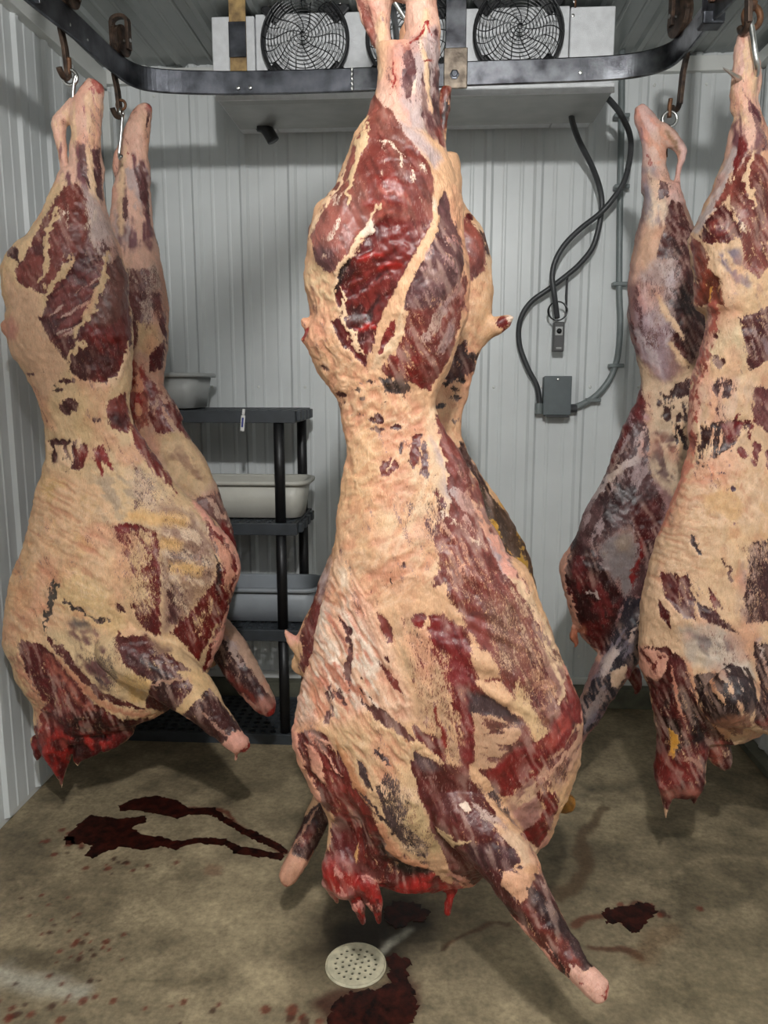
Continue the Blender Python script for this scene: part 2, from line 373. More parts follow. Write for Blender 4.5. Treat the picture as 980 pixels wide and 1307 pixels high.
def build_floor():
    xs = np.arange(ROOM_L, ROOM_R+0.001, 0.0075); ys = np.concatenate([np.arange(ROOM_F, 1.2, 0.05), np.arange(1.2, ROOM_B+0.001, 0.0075)])
    X, Y = np.meshgrid(xs, ys); sh = X.shape; X = X.ravel(); Y = Y.ravel(); Z = np.zeros_like(X)
    n1 = fbm(X*2.1, Y*2.1, Z, 3, 5); n2 = fbm(X*9, Y*9, Z, 9, 5); n3 = fbm(X*40, Y*40, Z, 5, 3)
    col = np.outer(np.ones_like(X), lin((138, 124, 99)))
    col = col*(0.45 + 1.05*n1)[:, None]*(0.35 + 1.3*n2)[:, None]*(0.75+0.5*n3)[:, None]
    # trowel swirls and pale worn trails
    sw = np.abs(np.sin((X*3.1 + Y*1.2)*2.2 + 5*n1 + 2*n2)); col *= (1 + 0.10*smooth(0.9, 1.0, sw))[:, None]
    rough = 0.75 + 0.3*(n2-0.5)
    def lay(a, c, r=None):
        nonlocal col, rough
        col = col*(1-a)[:, None] + np.outer(a, lin(c))
        if r is not None: rough = rough*(1-a) + r*a
    wx = X + 0.05*(fbm(X*12, Y*12, Z, 21, 3)-0.5); wy = Y + 0.05*(fbm(X*12, Y*12, Z, 31, 3)-0.5)
    def poly(f, pts, c, soft, amt, r=None):
        lay(amt*smooth(soft, -soft, poly_sd(wx, wy, fpts(f, pts))), c, r)
    def line(f, pts, c, w, soft, amt, r=None):
        P = fpts(f, pts); d = np.full(X.shape, 1e9)
        for a, b in zip(P, P[1:]): d = np.minimum(d, seg_dist(wx, wy, a, b)[0])
        lay(amt*smooth(w+soft, max(w-soft, 0), d*(0.8+0.5*n2)), c, r)
    # stains, damp and darker patches, and beef shadows painted into the colour
    poly('J', [(0,615),(60,600),(130,615),(155,635),(110,655),(40,660),(0,655)], (62,54,40), .02, .55, .5)  # shadow of the hanging beef painted in at the left edge
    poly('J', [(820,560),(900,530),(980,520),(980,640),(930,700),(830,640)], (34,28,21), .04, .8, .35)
    poly('J', [(690,620),(760,570),(830,600),(820,690),(760,700),(700,660)], (60,52,38), .05, .65, .5)
    poly('E', [(120,900),(180,860),(300,850),(380,800),(420,850),(400,952),(150,952)], (60,20,14), .02, .8, .3)
    poly('E', [(300,640),(360,600),(420,640),(440,690),(400,700),(330,690)], (34,22,16), .02, .75, .3)
    poly('E', [(170,690),(300,680),(360,720),(330,770),(200,760)], (30,24,18), .04, .85, .35)
    poly('E', [(330,760),(380,770),(390,830),(350,850)], (40,20,14), .015, .7, .3)
    poly('K', [(700,640),(740,580),(800,600),(900,640),(960,560),(980,600),(890,720),(720,700)], (66,60,46), .04, .6, .5)  # stain mixed with painted shadow under the right front beef
    poly('K', [(420,330),(560,330),(620,300),(560,350),(440,360)], (60,54,42), .03, .5, .5)
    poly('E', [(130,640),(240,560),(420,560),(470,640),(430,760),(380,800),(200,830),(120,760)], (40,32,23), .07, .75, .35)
    poly('K', [(620,900),(980,760),(980,1043),(600,1043)], (92,84,64), .12, .5, .6)  # broad darker tone towards the lower right corner
    line('K', [(490,400),(470,430),(430,470),(430,540),(450,590),(400,640),(350,660)], (84,64,44), .022, .012, .75, .4)
    line('K', [(220,740),(140,755),(60,780),(0,815)], (96,66,44), .007, .006, .8, .4)
    line('J', [(470,262),(545,265),(580,295),(650,330),(720,368)], (96,44,30), .012, .006, .9, .3)
    line('K', [(410,750),(490,725),(580,690)], (96,56,40), .016, .008, .85, .35)
    line('K', [(450,815),(530,820),(600,845)], (84,50,36), .012, .006, .85, .35)
    line('K', [(600,845),(640,800),(690,770)], (110,84,60), .03, .02, .5, .4)
    poly('J', [(520,395),(560,400),(560,420),(520,420)], (130,90,70), .01, .5)
    line('J', [(330,690),(450,700),(560,680)], (100,88,66), .006, .006, .6)
    line('J', [(0,665),(60,690),(200,720)], (190,186,172), .03, .03, .5)
    line('E', [(300,750),(380,695)], (170,166,150), .012, .01, .55)
    # dried drops
    rng = random.Random(5)
    for (f, cx, cy, sx, sy, n, r0, r1) in (('J',190,610,110,70,30,.003,.010), ('J',90,740,120,60,16,.004,.011), ('J',150,520,160,60,10,.004,.008),
                                          ('K',600,720,140,60,20,.005,.013), ('J',300,400,80,25,14,.004,.012), ('J',470,760,400,60,10,.004,.010), ('J',200,330,80,50,18,.005,.014), ('J',750,780,60,40,8,.006,.016)):
        for i in range(n):
            q = fpts(f, [(cx + rng.gauss(0, .5)*sx, cy + rng.gauss(0, .5)*sy)])[0]; r = rng.uniform(r0, r1)
            m = np.abs(X-q[0]) < 0.04
            d = np.hypot(X-q[0], (Y-q[1])*0.8) + 0.006*(n3-0.5)
            a = np.where(m, 0.8*smooth(r+.003, r-.003, d), 0)
            lay(a, (104, 44, 30) if rng.random() < .7 else (60, 24, 18), .4)
    me = bpy.data.meshes.new('floor'); ny, nx = sh
    idx = np.arange(nx*ny).reshape(ny, nx)
    F = np.stack([idx[:-1, :-1], idx[:-1, 1:], idx[1:, 1:], idx[1:, :-1]], -1).reshape(-1, 4)
    me.vertices.add(nx*ny); me.loops.add(F.size); me.polygons.add(len(F))
    me.vertices.foreach_set('co', np.stack([X, Y, 0.0012*(n1-0.5)], 1).ravel())
    me.loops.foreach_set('vertex_index', F.ravel()); me.polygons.foreach_set('loop_start', np.arange(len(F))*4)
    me.update(); me.shade_smooth()
    at = me.attributes.new('tint', 'FLOAT_COLOR', 'POINT')
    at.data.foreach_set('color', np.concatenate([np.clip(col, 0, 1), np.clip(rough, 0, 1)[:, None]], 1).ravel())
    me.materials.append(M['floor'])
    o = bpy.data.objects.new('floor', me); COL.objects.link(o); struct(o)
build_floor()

RIB_X = PY(682, 400, ROOM_B)[0]
# back wall: backing sheet + ribbed panels
wb = struct(MB().box((ROOM_L-.1, ROOM_B+.002, -.05), (ROOM_R+.1, ROOM_B+.10, ROOM_H+.1)).build('wall_back', M['trim']))
PW = 0.9144
s = RIB_X - 0.1143
while s > ROOM_L: s -= PW
while s < ROOM_R:
    a, b = max(s, ROOM_L), min(s+PW, ROOM_R)
    if b-a > 0.01: ribbed('wall_panel', wb, a, b, RIB_X, lambda u, h, z: (u, ROOM_B-h, z), M['panel'], CURB+.012, ROOM_H)
    s += PW
# screws in the panels beside each big rib, three rows
k = -12
while k < 12:
    X = RIB_X + k*0.2286 + 0.045
    if ROOM_L+.05 < X < ROOM_R-.05:
        for z in (0.24, PY(400, 494, ROOM_B)[2], 2.92):
            MB().lathe([(0.0, .006), (.0045, .005), (.0075, .001), (.0075, 0)], (X, ROOM_B, z), 'y', 8).build('screw', M['trim'], wb)
    k += 1
wl = struct(MB().box((ROOM_L-.10, ROOM_F, -.05), (ROOM_L-.002, ROOM_B, ROOM_H+.1)).build('wall_left', M['trim']))
wr = struct(MB().box((ROOM_R+.002, ROOM_F, -.05), (ROOM_R+.10, ROOM_B, ROOM_H+.1)).build('wall_right', M['trim']))
wf = struct(MB().box((ROOM_L-.1, ROOM_F-.10, -.05), (ROOM_R+.1, ROOM_F-.002, ROOM_H+.1)).build('wall_front', M['trim']))
ce = struct(MB().box((ROOM_L-.1, ROOM_F-.1, ROOM_H+.002), (ROOM_R+.1, ROOM_B+.1, ROOM_H+.1)).build('ceiling', M['trim']))
s = ROOM_B
while s > ROOM_F:
    a = max(s-PW, ROOM_F)
    ribbed('wall_panel', wl, a, s, ROOM_B-.10, lambda u, h, z: (ROOM_L+h, u, z), M['panel'], 0.02, ROOM_H)
    ribbed('wall_panel', wr, a, s, ROOM_B-.10, lambda u, h, z: (ROOM_R-h, u, z), M['panel'], CURB*0.4, ROOM_H)
    s -= PW
s = ROOM_L
while s < ROOM_R:
    b = min(s+PW, ROOM_R)
    ribbed('wall_panel', wf, s, b, 0.0, lambda u, h, z: (u, ROOM_F+h, z), M['frontwall'], 0.0, ROOM_H)
    ribbed('ceiling_panel', ce, s, b, -.02, lambda u, h, y: (u, y, ROOM_H-h), M['ceil'], ROOM_F, ROOM_B)
    s += PW
# trims
def trim(name, lo, hi, mat=None, bevel=.003):
    return struct(MB().box(lo, hi).build(name, mat or M['trim'], None, bevel))
trim('baseboard_back', (ROOM_L+.001, ROOM_B-.026, CURB), (ROOM_R-.001, ROOM_B-.0005, CURB+.035))
trim('trim_1', (ROOM_L+.001, ROOM_B-.085, .001), (ROOM_R-.001, ROOM_B-.001, CURB-.001), M['curb'])
trim('trim_2', (ROOM_L+.001, ROOM_B-.035, ROOM_H-.085), (ROOM_R-.001, ROOM_B-.0005, ROOM_H-.022))
trim('trim_3', (ROOM_L+.001, ROOM_F+.02, ROOM_H-.11), (ROOM_L+.045, ROOM_B-.04, ROOM_H-.03))
trim('trim_4', (ROOM_R-.045, ROOM_F+.02, ROOM_H-.085), (ROOM_R-.001, ROOM_B-.04, ROOM_H-.03))
trim('trim_5', (ROOM_R-.055, ROOM_B-.055, CURB+.04), (ROOM_R-.016, ROOM_B-.016, ROOM_H-.09))
trim('trim_6', (ROOM_L+.016, ROOM_B-.055, CURB+.04), (ROOM_L+.055, ROOM_B-.016, ROOM_H-.12))
trim('baseboard_right', (ROOM_R-.06, ROOM_F+.02, .001), (ROOM_R-.0005, ROOM_B-.09, .035), M['curb'])

# main lamp and added fill lamp under the ceiling (above the picture)
for (L, lab) in ((FILL_LAMP, 'unseen fill bulb added on a ceiling socket behind the camera'), (LAMP_B, 'bare white bulb on a ceiling socket between door and beef')):
    t = thing('ceiling_lamp', L, lab, 'lamp', 'ceiling bulbs')
    MB().lathe([(0, ROOM_H-.016-L[2]), (.06, ROOM_H-.016-L[2]), (.06, ROOM_H-.04-L[2]), (.03, .02), (.022, -.01), (0, -.01)], L, 'z', 24).build('socket', M['white'], t)
    MB().lathe([(0, -.011), (.014, -.012), (.018, -.03), (.03, -.045), (.031, -.06), (.02, -.075), (0, -.079)], L, 'z', 24).build('bulb', M['lamp'], t, 0, True)

# ================================================================== overhead rail
RZ = 2.65; RHT = 0.082; RTH = 0.010
pts = [(-60,-80),(31,0),(98,53),(140,90),(168,110),(200,118),(260,121),(330,121),(470,117),(600,110),(740,105),(790,102),(820,98),(843,92),(862,82),(880,64),(908,29),(923,16),(960,-24),(1010,-80)]
rp = [PZ(x, y, RZ) for (x, y) in pts]
rail_path = spline(rp, 150)
rail = thing('overhead_rail', tuple(PZ(470, 117, RZ)), 'U-shaped steel meat rail running round under the ceiling past the cooling unit', 'rail')
prof = [(-RTH/2, 0.004), (-RTH/2+.002, 0), (RTH/2-.002, 0), (RTH/2, 0.004), (RTH/2, RHT-.004), (RTH/2-.002, RHT), (-RTH/2+.002, RHT), (-RTH/2, RHT-.004)]
def ipath(x): return int(np.argmin([abs(to_px(np.array([p]))[0][0]-x) for p in rail_path]))
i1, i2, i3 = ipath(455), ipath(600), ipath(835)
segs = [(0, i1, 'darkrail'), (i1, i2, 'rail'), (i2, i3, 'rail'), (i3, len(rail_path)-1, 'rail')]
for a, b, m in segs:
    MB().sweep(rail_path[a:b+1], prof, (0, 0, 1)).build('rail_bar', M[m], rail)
# spur rail that carries the middle pair
sx0 = PZ(512, 115, RZ)
MB().sweep([np.array([sx0[0], sx0[1]-.012, RZ]), np.array([sx0[0]-.01, 1.6, RZ]), np.array([sx0[0]-.01, 0.3, RZ]), np.array([sx0[0]-.01, ROOM_F+.05, RZ])], prof, (0, 0, 1)).build('spur_bar', M['rail'], rail)
SPUR_X = sx0[0]-.01
# weld bead
w = rail_path[i1]
MB().tube([w + np.array([0, -.008, z]) + np.array([random.uniform(-.002, .002), 0, 0]) for z in np.linspace(.004, RHT-.004, 10)], [.004+.0015*(k % 2) for k in range(10)], 6).build('weld_bead', M['galv'], rail)
# hanger straps up to the ceiling
def hanger(px, wpx, mat, foot=True):
    p = rail_path[ipath(px)]; hw = wpx*mpp(p[1])/2
    h = MB().box((p[0]-hw, p[1]+.006, RZ+.012), (p[0]+hw, p[1]+.014, ROOM_H-.015)).build('hanger_strap', M[mat], rail, .002)
    MB().box((p[0]-hw*1.6, p[1]-.03, ROOM_H-.0155), (p[0]+hw*1.6, p[1]+.05, ROOM_H-.0145)).build('ceiling_plate', M[mat], h)
    return p, h
p, h = hanger(308, 20, 'rustpaint')
MB().box((p[0]-.032, p[1]-.001, RZ+.13), (p[0]+.032, p[1]+.004, RZ+.25)).build('primer_plate', M['darkrail'], h, .002)
for dx in (-.0, .045): MB().lathe([(0, .006), (.006, .005), (.008, 0)], (p[0]+dx, p[1]-.006, RZ+.022), 'y', 8).build('bolt', M['galv'], rail)
p, h = hanger(588, 24, 'rail')
MB().box((p[0]-.042, p[1]-.016, RZ-.010), (p[0]+.042, p[1]-.007, RZ+.125)).build('splice_plate', M['splice'], rail, .003)
MB().lathe([(0, .012), (.010, .012), (.010, .006), (.017, .005), (.017, 0)], (p[0]-.004, p[1]-.0165, RZ+.035), 'y', 6).build('bolt', M['darkrail'], rail)
p, h = hanger(905, 16, 'rail')
MB().box((p[0]-.03, p[1]-.04, RZ-.008), (p[0]+.035, p[1]+.02, RZ+.03)).build('clamp', M['darkrail'], rail, .006)
MB().lathe([(0, .012), (.012, .012), (.012, 0)], (p[0]-.01, p[1]-.041, RZ+.055), 'y', 6).build('bolt', M['rust'], rail)
for px in (480, 745, 92, 110): 
    q = rail_path[ipath(px)]; MB().lathe([(0, .004), (.006, .003), (.007, 0)], (q[0], q[1]-.006, RZ+.03), 'y', 8).build('bolt', M['galv'], rail)
hanger(40, 16, 'rail')

# ================================================================== cooling unit
EY = 3.30
ev = thing('cooling_unit', tuple(PY(525, 125, EY+.25)), 'wide silver ceiling cooling unit with three round fans behind the rail', 'cooling unit')
xl, xr = PY(272, 100, EY)[0], PY(782, 100, EY)[0]
zb = PY(525, 117, EY)[2]; zt = ROOM_H-.02
sx1, sx2 = PY(325, 60, EY)[0], PY(727, 60, EY)[0]
MB().box((sx1+.002, EY+.012, zb), (sx2-.002, ROOM_B-.06, zt)).build('housing', M['housing'], ev, .004)
MB().box((xl, EY, zb), (sx1, ROOM_B-.055, zt-.01)).build('end_cabinet', M['housing'], ev, .004)
e2 = MB().box((sx2, EY, zb), (xr, ROOM_B-.055, zt-.01)).build('end_cabinet', M['housing'], ev, .004)
for (px, py) in ((731, 20), (731, 81), (733, 2)):
    q = PY(px, py, EY); MB().lathe([(0, .005), (.006, .004), (.007, 0)], (q[0], EY, q[2]), 'y', 8).build('screw', M['galv'], e2)
q = PY(734, 3, EY); MB().tube([(q[0], EY-.006, q[2]-.02), (q[0], EY-.006, q[2]+.03)], .004, 8).build('latch', M['rust'], e2)
# drain pan: rim + tapered tray
px0, px1 = PY(277, 124, EY-.03)[0], PY(783, 108, EY-.03)[0]
zl = PY(525, 117, EY-.03)[2]
fy, by = EY-.03, 3.64
zc = PY(525, 157, 3.60)[2]
pan = MB()
A = [(px0, fy, zl+.012), (px1, fy, zl+.012), (px1, by, zl+.012), (px0, by, zl+.012)]
Bq = [(px0, fy, zl-.014), (px1, fy, zl-.014), (px1, by, zl-.014), (px0, by, zl-.014)]
zc = min(zc, zl-.02)
Cq = [(px0+.05, fy+.05, zc), (px1-.06, fy+.05, zc+.008), (px1-.10, by-.03, zc+.008), (px0+.06, by-.03, zc)]
pan.add(A+Bq+Cq, [(0,1,2,3)] + [(i, (i+1) % 4, 4+(i+1) % 4, 4+i) for i in range(4)] + [(4+i, 4+(i+1) % 4, 8+(i+1) % 4, 8+i) for i in range(4)] + [(8,9,10,11)])
po = pan.build('drain_pan', M['pan'], ev, .006)
MB().box((px0-.004, fy-.006, zl-.020), (px1+.004, fy+.004, zl+.016)).build('pan_lip', M['housing'], po, .003)
# fans
def fan(cx, cz, R):
    f = MB().lathe([(R*1.0, 0.0), (R*1.03, .03), (R*.99, .05), (R*.95, .04), (R*.93, -.05)], (cx, EY+.01, cz), 'y', 48).build('fan_ring', M['black'], ev, 0, True)
    for a in (45, 135, 225, 315):
        c, s_ = math.cos(math.radians(a)), math.sin(math.radians(a)); m = Matrix.Translation((cx+c*R*1.10, EY+.004, cz+s_*R*1.10)) @ Matrix.Rotation(-math.radians(a), 4, 'Y')
        MB().box((-.055, -.008, -.04), (.025, .006, .04), m).build('fan_bracket', M['black'], f, .012)
        MB().lathe([(0, .010), (.008, .009), (.012, 0)], (cx+c*R*1.14, EY-.004, cz+s_*R*1.14), 'y', 10).build('bolt', M['galv'], f)
    # dark throat behind
    MB().lathe([(R*.94, -.05), (R*.94, -.16), (0, -.16)], (cx, EY+.01, cz), 'y', 40).build('fan_throat', M['throat'], f, 0, True)
    # blades
    b = MB()
    for k in range(4):
        a0 = k*math.pi/2 + .5; vs = []; n = 8
        for i in range(n+1):
            r = R*(.16 + .72*i/n); wv = .95*(0.75+.25*i/n); tw = .038
            for j in range(5):
                t = j/4 - .5; an = a0 + t*wv + .25*i/n
                vs.append((cx + r*math.cos(an), EY + .075 + t*tw*2*(1-.4*i/n), cz + r*math.sin(an)))
        b.add(vs, [(i*5+j, i*5+j+1, (i+1)*5+j+1, (i+1)*5+j) for i in range(n) for j in range(4)])
    b.build('fan_blades', M['blade'], f, 0, True)
    MB().lathe([(0, .0), (R*.17, -.01), (R*.2, -.04), (R*.2, -.09), (0, -.09)], (cx, EY+.05, cz), 'y', 24).build('fan_hub', M['darkrail'], f, 0, True)
    # wire guard: domed rings and curved spokes
    g = MB()
    def dome(r): return EY - .03 - .045*(1-(r/R)**2)
    for i in range(13):
        r = R*(.06 + .92*i/12)
        g.tube([(cx + r*math.cos(t), dome(r), cz + r*math.sin(t)) for t in np.linspace(0, 2*math.pi, 49)[:-1]], .0017, 5, True)
    for k in range(10):
        a0 = 2*math.pi*k/10
        P = []
        for i in range(13):
            q = i/12; r = R*(.03 + .96*q); an = a0 + .95*math.sin(q*math.pi*.62) - .35*q
            P.append((cx + r*math.cos(an), dome(r)-.003, cz + r*math.sin(an)))
        g.tube(P, .0021, 5)
    for k in range(10):
        a0 = 2*math.pi*(k+.5)/10; P = []
        for i in range(6):
            q = .55 + .45*i/5; r = R*(.03+.96*q); an = a0 + .95*math.sin(q*math.pi*.62) - .35*q
            P.append((cx + r*math.cos(an), dome(r)-.003, cz + r*math.sin(an)))
        g.tube(P, .0018, 5)
    g.build('fan_guard', M['wire'], f)
    MB().lathe([(0, .006), (R*.06, .004), (R*.07, 0), (0, 0)], (cx, dome(0), cz), 'y', 16).build('guard_badge', M['wire'], f)
for (px, py) in ((390, 54), (524, 49), (661, 44)):
    q = PY(px, py, EY); fan(q[0], q[2], 51*mpp(EY))
# pan drain elbow
dp = [PY(x, y, 3.60) for (x, y) in ((330, 160), (338, 163), (344, 171), (349, 180))]
e = thing('drain_pipe', tuple(dp[0]), 'short black drain elbow sticking out below the cooling unit', 'pipe')
MB().tube(spline(dp, 12), .027, 12).build('elbow', M['black'], e, 0, True)
MB().box((dp[0][0]-.02, 3.58, dp[0][2]-.008), (dp[0][0]+.05, 3.67, dp[0][2]+.02)).build('flange', M['black'], e, .004)

# ================================================================== wiring on the back wall
WY = ROOM_B
def wpath(f, pts, off):
    return [PY(x, y, WY-o) for (x, y), o in zip(fr(f, pts), off if hasattr(off, '__len__') else [off]*len(pts))]
ca = [(262,60),(270,110),(295,180),(345,280),(375,370),(378,450),(350,570),(300,640),(250,685),(185,735),(110,790),(70,860),(68,950),(100,1040),(135,1110),(146,1185)]
co = [.30,.26,.20,.14,.10,.09,.08,.08,.08,.08,.07,.06,.05,.05,.05,.05]
tag(MB().tube(spline(wpath('I', ca, co), 90), .0125, 10).build('power_cable', M['cable'], None, 0, True), 'thick charcoal cable curving from cooling unit down to the grey junction box', 'cable')
cb = [(395,10),(420,35),(450,75),(485,150),(488,230),(465,330),(420,400),(370,455),(300,510),(240,570),(205,630),(192,690),(200,760),(211,850)]
co = [.34,.31,.28,.24,.20,.16,.13,.12,.12,.12,.12,.12,.12,.10]
tag(MB().tube(spline(wpath('I', cb, co), 90), .0125, 10).build('control_cable', M['cable'], None, 0, True), 'thick charcoal cable looping right from cooling unit to the small control unit', 'cable')
cp = [(456,-166),(455,60),(450,350),(446,720),(450,860),(442,980),(418,1065),(372,1130),(322,1168),(268,1190)]
cpath = wpath('I', cp, .045)
cd = thing('conduit', tuple(cpath[-1]), 'grey conduit pipe running down the white wall and bending to junction box', 'conduit')
MB().tube(spline(cpath, 70), .0145, 12).build('pipe', M['conduit'], cd, 0, True)
for (x, y) in ((452,88),(452,355),(446,722),(432,1030),(345,1160)):
    q = wpath('I', [(x, y)], .03)[0]
    MB().box((q[0]-.034, WY-.062, q[2]-.009), (q[0]+.034, WY-.014, q[2]+.009)).build('clip', M['conduit'], cd, .004)
q = wpath('I', [(275,1192)], .045)[0]
MB().cyl((q[0]-.02, q[1], q[2]), (q[0]+.012, q[1], q[2]), .021, 14).build('fitting', M['cable'], cd)
# junction box
b0, b1 = PY(694, 529, WY-.10), PY(729, 481, WY-.10)
jb = thing('junction_box', ((b0[0]+b1[0])/2, WY, b0[2]), 'grey square metal junction box on the white wall below the cables', 'box')
MB().box((b0[0], WY-.095, b0[2]), (b1[0], WY-.014, b1[2])).build('box_body', M['box'], jb, .004)
lid = MB().box((b0[0]-.004, WY-.102, b0[2]-.003), (b1[0]+.004, WY-.0955, b1[2]+.004)).build('lid', M['box'], jb, .003)
MB().lathe([(0, .004), (.005, .003), (.006, 0)], ((b0[0]+b1[0])/2, WY-.102, b1[2]-.012), 'y', 8).build('screw', M['galv'], lid)
MB().box((b0[0]+.01, WY-.10, b0[2]-.013), (b1[0]-.003, WY-.02, b0[2]-.0035)).build('bottom_flange', M['cable'], jb, .002)
q = PY(688, 520, WY-.05); MB().cyl((q[0], q[1], q[2]-.03), (q[0], q[1], q[2]+.02), .019, 12).build('fitting', M['conduit'], jb)
# control unit hanging on its cable
t0, t1 = PY(705, 449, WY-.08), PY(720, 411, WY-.08)
tc_ = thing('control_unit', ((t0[0]+t1[0])/2, WY, t0[2]), 'small dark grey control unit with round knob hanging above junction box', 'control unit')
MB().box((t0[0], WY-.10, t0[2]), (t1[0], WY-.05, t1[2])).build('case', M['sensor'], tc_, .005)
mx = (t0[0]+t1[0])/2
kp = MB().box((mx-.018, WY-.104, t1[2]-.062), (mx+.016, WY-.1005, t1[2]-.022)).build('face_plate', M['tote'], tc_, .002)
MB().lathe([(0, .014), (.010, .013), (.012, 0)], (mx-.001, WY-.1045, t1[2]-.042), 'y', 16).build('knob', M['black'], kp, 0, True)
MB().box((mx-.012, WY-.1025, t0[2]+.012), (mx+.012, WY-.1005, t0[2]+.020)).build('print_strip', M['tote'], tc_)
rc = PY(711.5, 397, WY-.10)
MB().tube([(rc[0]+.042*math.cos(a)*(1+.05*math.sin(a*.66)), rc[1]+.006*math.sin(a*2.3), rc[2]+.042*math.sin(a)) for a in np.linspace(0, 6.2*math.pi, 120)], .0028, 6).build('sensor_coil', M['wire'], tc_)
q0 = PY(724, 352, WY-.06); q1 = PY(723, 400, WY-.06)
zt_ = tag(MB().tube([tuple(q0), (q0[0]-.001, q0[1], (q0[2]+q1[2])/2), tuple(q1)], [.005, .006, .003], 6).build('cable_tie', M['black']), 'thin black strap hanging from cable above the small control unit', 'strap')

# ================================================================== shelf unit
SF, SB = 3.27, 3.70
sxR = PY(376, 530, SF)[0]; sxL = sxR - 0.92
sh = thing('shelf_unit', ((sxL+sxR)/2, (SF+SB)/2, 0), 'black plastic four-tier shelf unit with perforated shelves by back wall', 'shelf')
tops = [PY(330, 937, SF)[2], PY(330, 804, SF)[2], PY(330, 668, SF)[2], PY(330, 524, SF)[2]]
def deck_mesh():
    mb = MB(); cell = .046; W, D = sxR-sxL-.03, SB-SF-.03; nx = int(W/cell); ny = int(D/(cell*.87)); cw = W/nx; cd_ = D/ny
    for j in range(ny):
        for i in range(nx):
            x0 = sxL+.015+i*cw; y0 = SF+.015+j*cd_; cx, cy = x0+cw/2, y0+cd_/2
            out = [(x0,y0),(cx,y0),(x0+cw,y0),(x0+cw,cy),(x0+cw,y0+cd_),(cx,y0+cd_),(x0,y0+cd_),(x0,cy)]
            inn = [(cx+cw*.36*math.cos(a), cy+cd_*.36*math.sin(a)) for a in [math.radians(225+45*k) for k in range(8)]]
            vs = [(x, y, 0) for x, y in out] + [(x, y, 0) for x, y in inn] + [(x, y, -.012) for x, y in inn] + [(x, y, -.012) for x, y in out]
            fs = []
            for k in range(8):
                k2 = (k+1) % 8
                fs += [(k, k2, 8+k2, 8+k), (8+k, 8+k2, 16+k2, 16+k), (16+k, 16+k2, 24+k2, 24+k)]
            mb.add(vs, fs)
    return mb
deck0 = None
for i, z in enumerate(tops):
    if deck0 is None:
        deck0 = deck_mesh().build('shelf_deck', M['shelf'], None); d = deck0
    else:
        d = deck0.copy(); COL.objects.link(d)
    d.location = (0, 0, z-.002); adopt(d, sh)
    MB().box((sxL, SF, z-.052), (sxR, SF+.013, z)).build('shelf_front', M['shelf'], sh, .003)
    MB().box((sxL, SB-.013, z-.052), (sxR, SB, z)).build('shelf_back', M['shelf'], sh, .003)
    for xx in (sxL, sxR-.013): MB().box((xx, SF+.0135, z-.052), (xx+.013, SB-.0135, z)).build('shelf_side', M['shelf'], sh, .003)
    for yy in (SF+.04, SF+.14, SB-.20, SB-.09):
        MB().box((sxR, yy, z-.045), (sxR+.018, yy+.05, z-.004)).build('shelf_lug', M['shelf'], sh, .003)
for (xx, yy) in ((sxR-.075, SF+.035), (sxR-.035, SB-.045), (sxL+.05, SF+.035), (sxL+.05, SB-.045)):
    zs = [0.0] + tops
    for a, b in zip(zs, zs[1:]):
        if b-a < .06: continue
        MB().cyl((xx, yy, a+.001 if a == 0 else a-.002), (xx, yy, b-.014), .023, 16).build('post', M['post'], sh, 0, True)
# shelf tag
q = PY(310, 536, SF-.008)
tg = thing('vial_tag', (q[0], q[1], q[2]-.045), 'small white plastic vial clipped to the top shelf edge', 'tag')
rot = Matrix.Translation(q) @ Matrix.Rotation(math.radians(6), 4, 'Y')
MB().box((-.009, -.004, -.048), (.009, .004, .020), rot).build('vial', M['white'], tg, .004)
MB().box((-.006, -.004, .0205), (.006, .006, .046), rot).build('clip', M['white'], tg, .003)
MB().box((-.004, -.0052, -.03), (.004, -.0042, .01), rot).build('print', M['blue'], tg)

# tubs
def tub(name, x0, x1, y0, y1, z0, h, mat, label, taper=.035, group='plastic tubs on the shelves'):
    t = thing(name, ((x0+x1)/2, (y0+y1)/2, z0), label, 'tub', group)
    def ring(ix, iy, r, z):
        X0, X1, Y0, Y1 = x0+ix, x1-ix, y0+iy, y1-iy; out = []
        for (cx, cy, a) in ((X1-r, Y0+r, -90), (X1-r, Y1-r, 0), (X0+r, Y1-r, 90), (X0+r, Y0+r, 180)):
            for k in range(6): an = math.radians(a+18*k); out.append((cx+r*math.cos(an), cy+r*math.sin(an), z))
        return out
    w = .004
    rs = [ring(taper+.05, taper+.05, .02, z0+.002), ring(taper, taper, .05, z0+.006), ring(.012, .012, .06, z0+h-.004), ring(.012+w, .012+w, .058, z0+h-.004), ring(taper+w, taper+w, .047, z0+.012), ring(taper+.05, taper+.05, .02, z0+.010)]
    n = len(rs[0]); vs = [p for r in rs for p in r]; fs = [tuple(range(n))]
    for i in range(len(rs)-1): fs += [(i*n+k, i*n+(k+1) % n, (i+1)*n+(k+1) % n, (i+1)*n+k) for k in range(n)]
    fs.append(tuple(5*n+k for k in range(n)))
    MB().add(vs, fs).build('tub_body', mat, t, 0, True)
    rim = [ring(.012, .012, .06, z0+h-.016), ring(-.006, -.006, .07, z0+h-.016), ring(-.008, -.008, .07, z0+h-.002), ring(.0, .0, .07, z0+h+.003), ring(.015, .015, .058, z0+h+.001), ring(.0165, .0165, .058, z0+h-.008)]
    vs = [p for r in rim for p in r]; fs = []
    for i in range(6): fs += [(i*n+k, i*n+(k+1) % n, ((i+1) % 6)*n+(k+1) % n, ((i+1) % 6)*n+k) for k in range(n)]
    MB().add(vs, fs).build('rim', mat, t, 0, True)
    return t
x1 = PY(389, 640, SF+.03)[0]
tub('plastic_tub', x1-.56, x1, SF+.075, SB-.08, tops[2], .17, M['tote2'], 'pale grey plastic tub on the second shelf from the top')
x1 = PY(404, 780, SF+.03)[0]
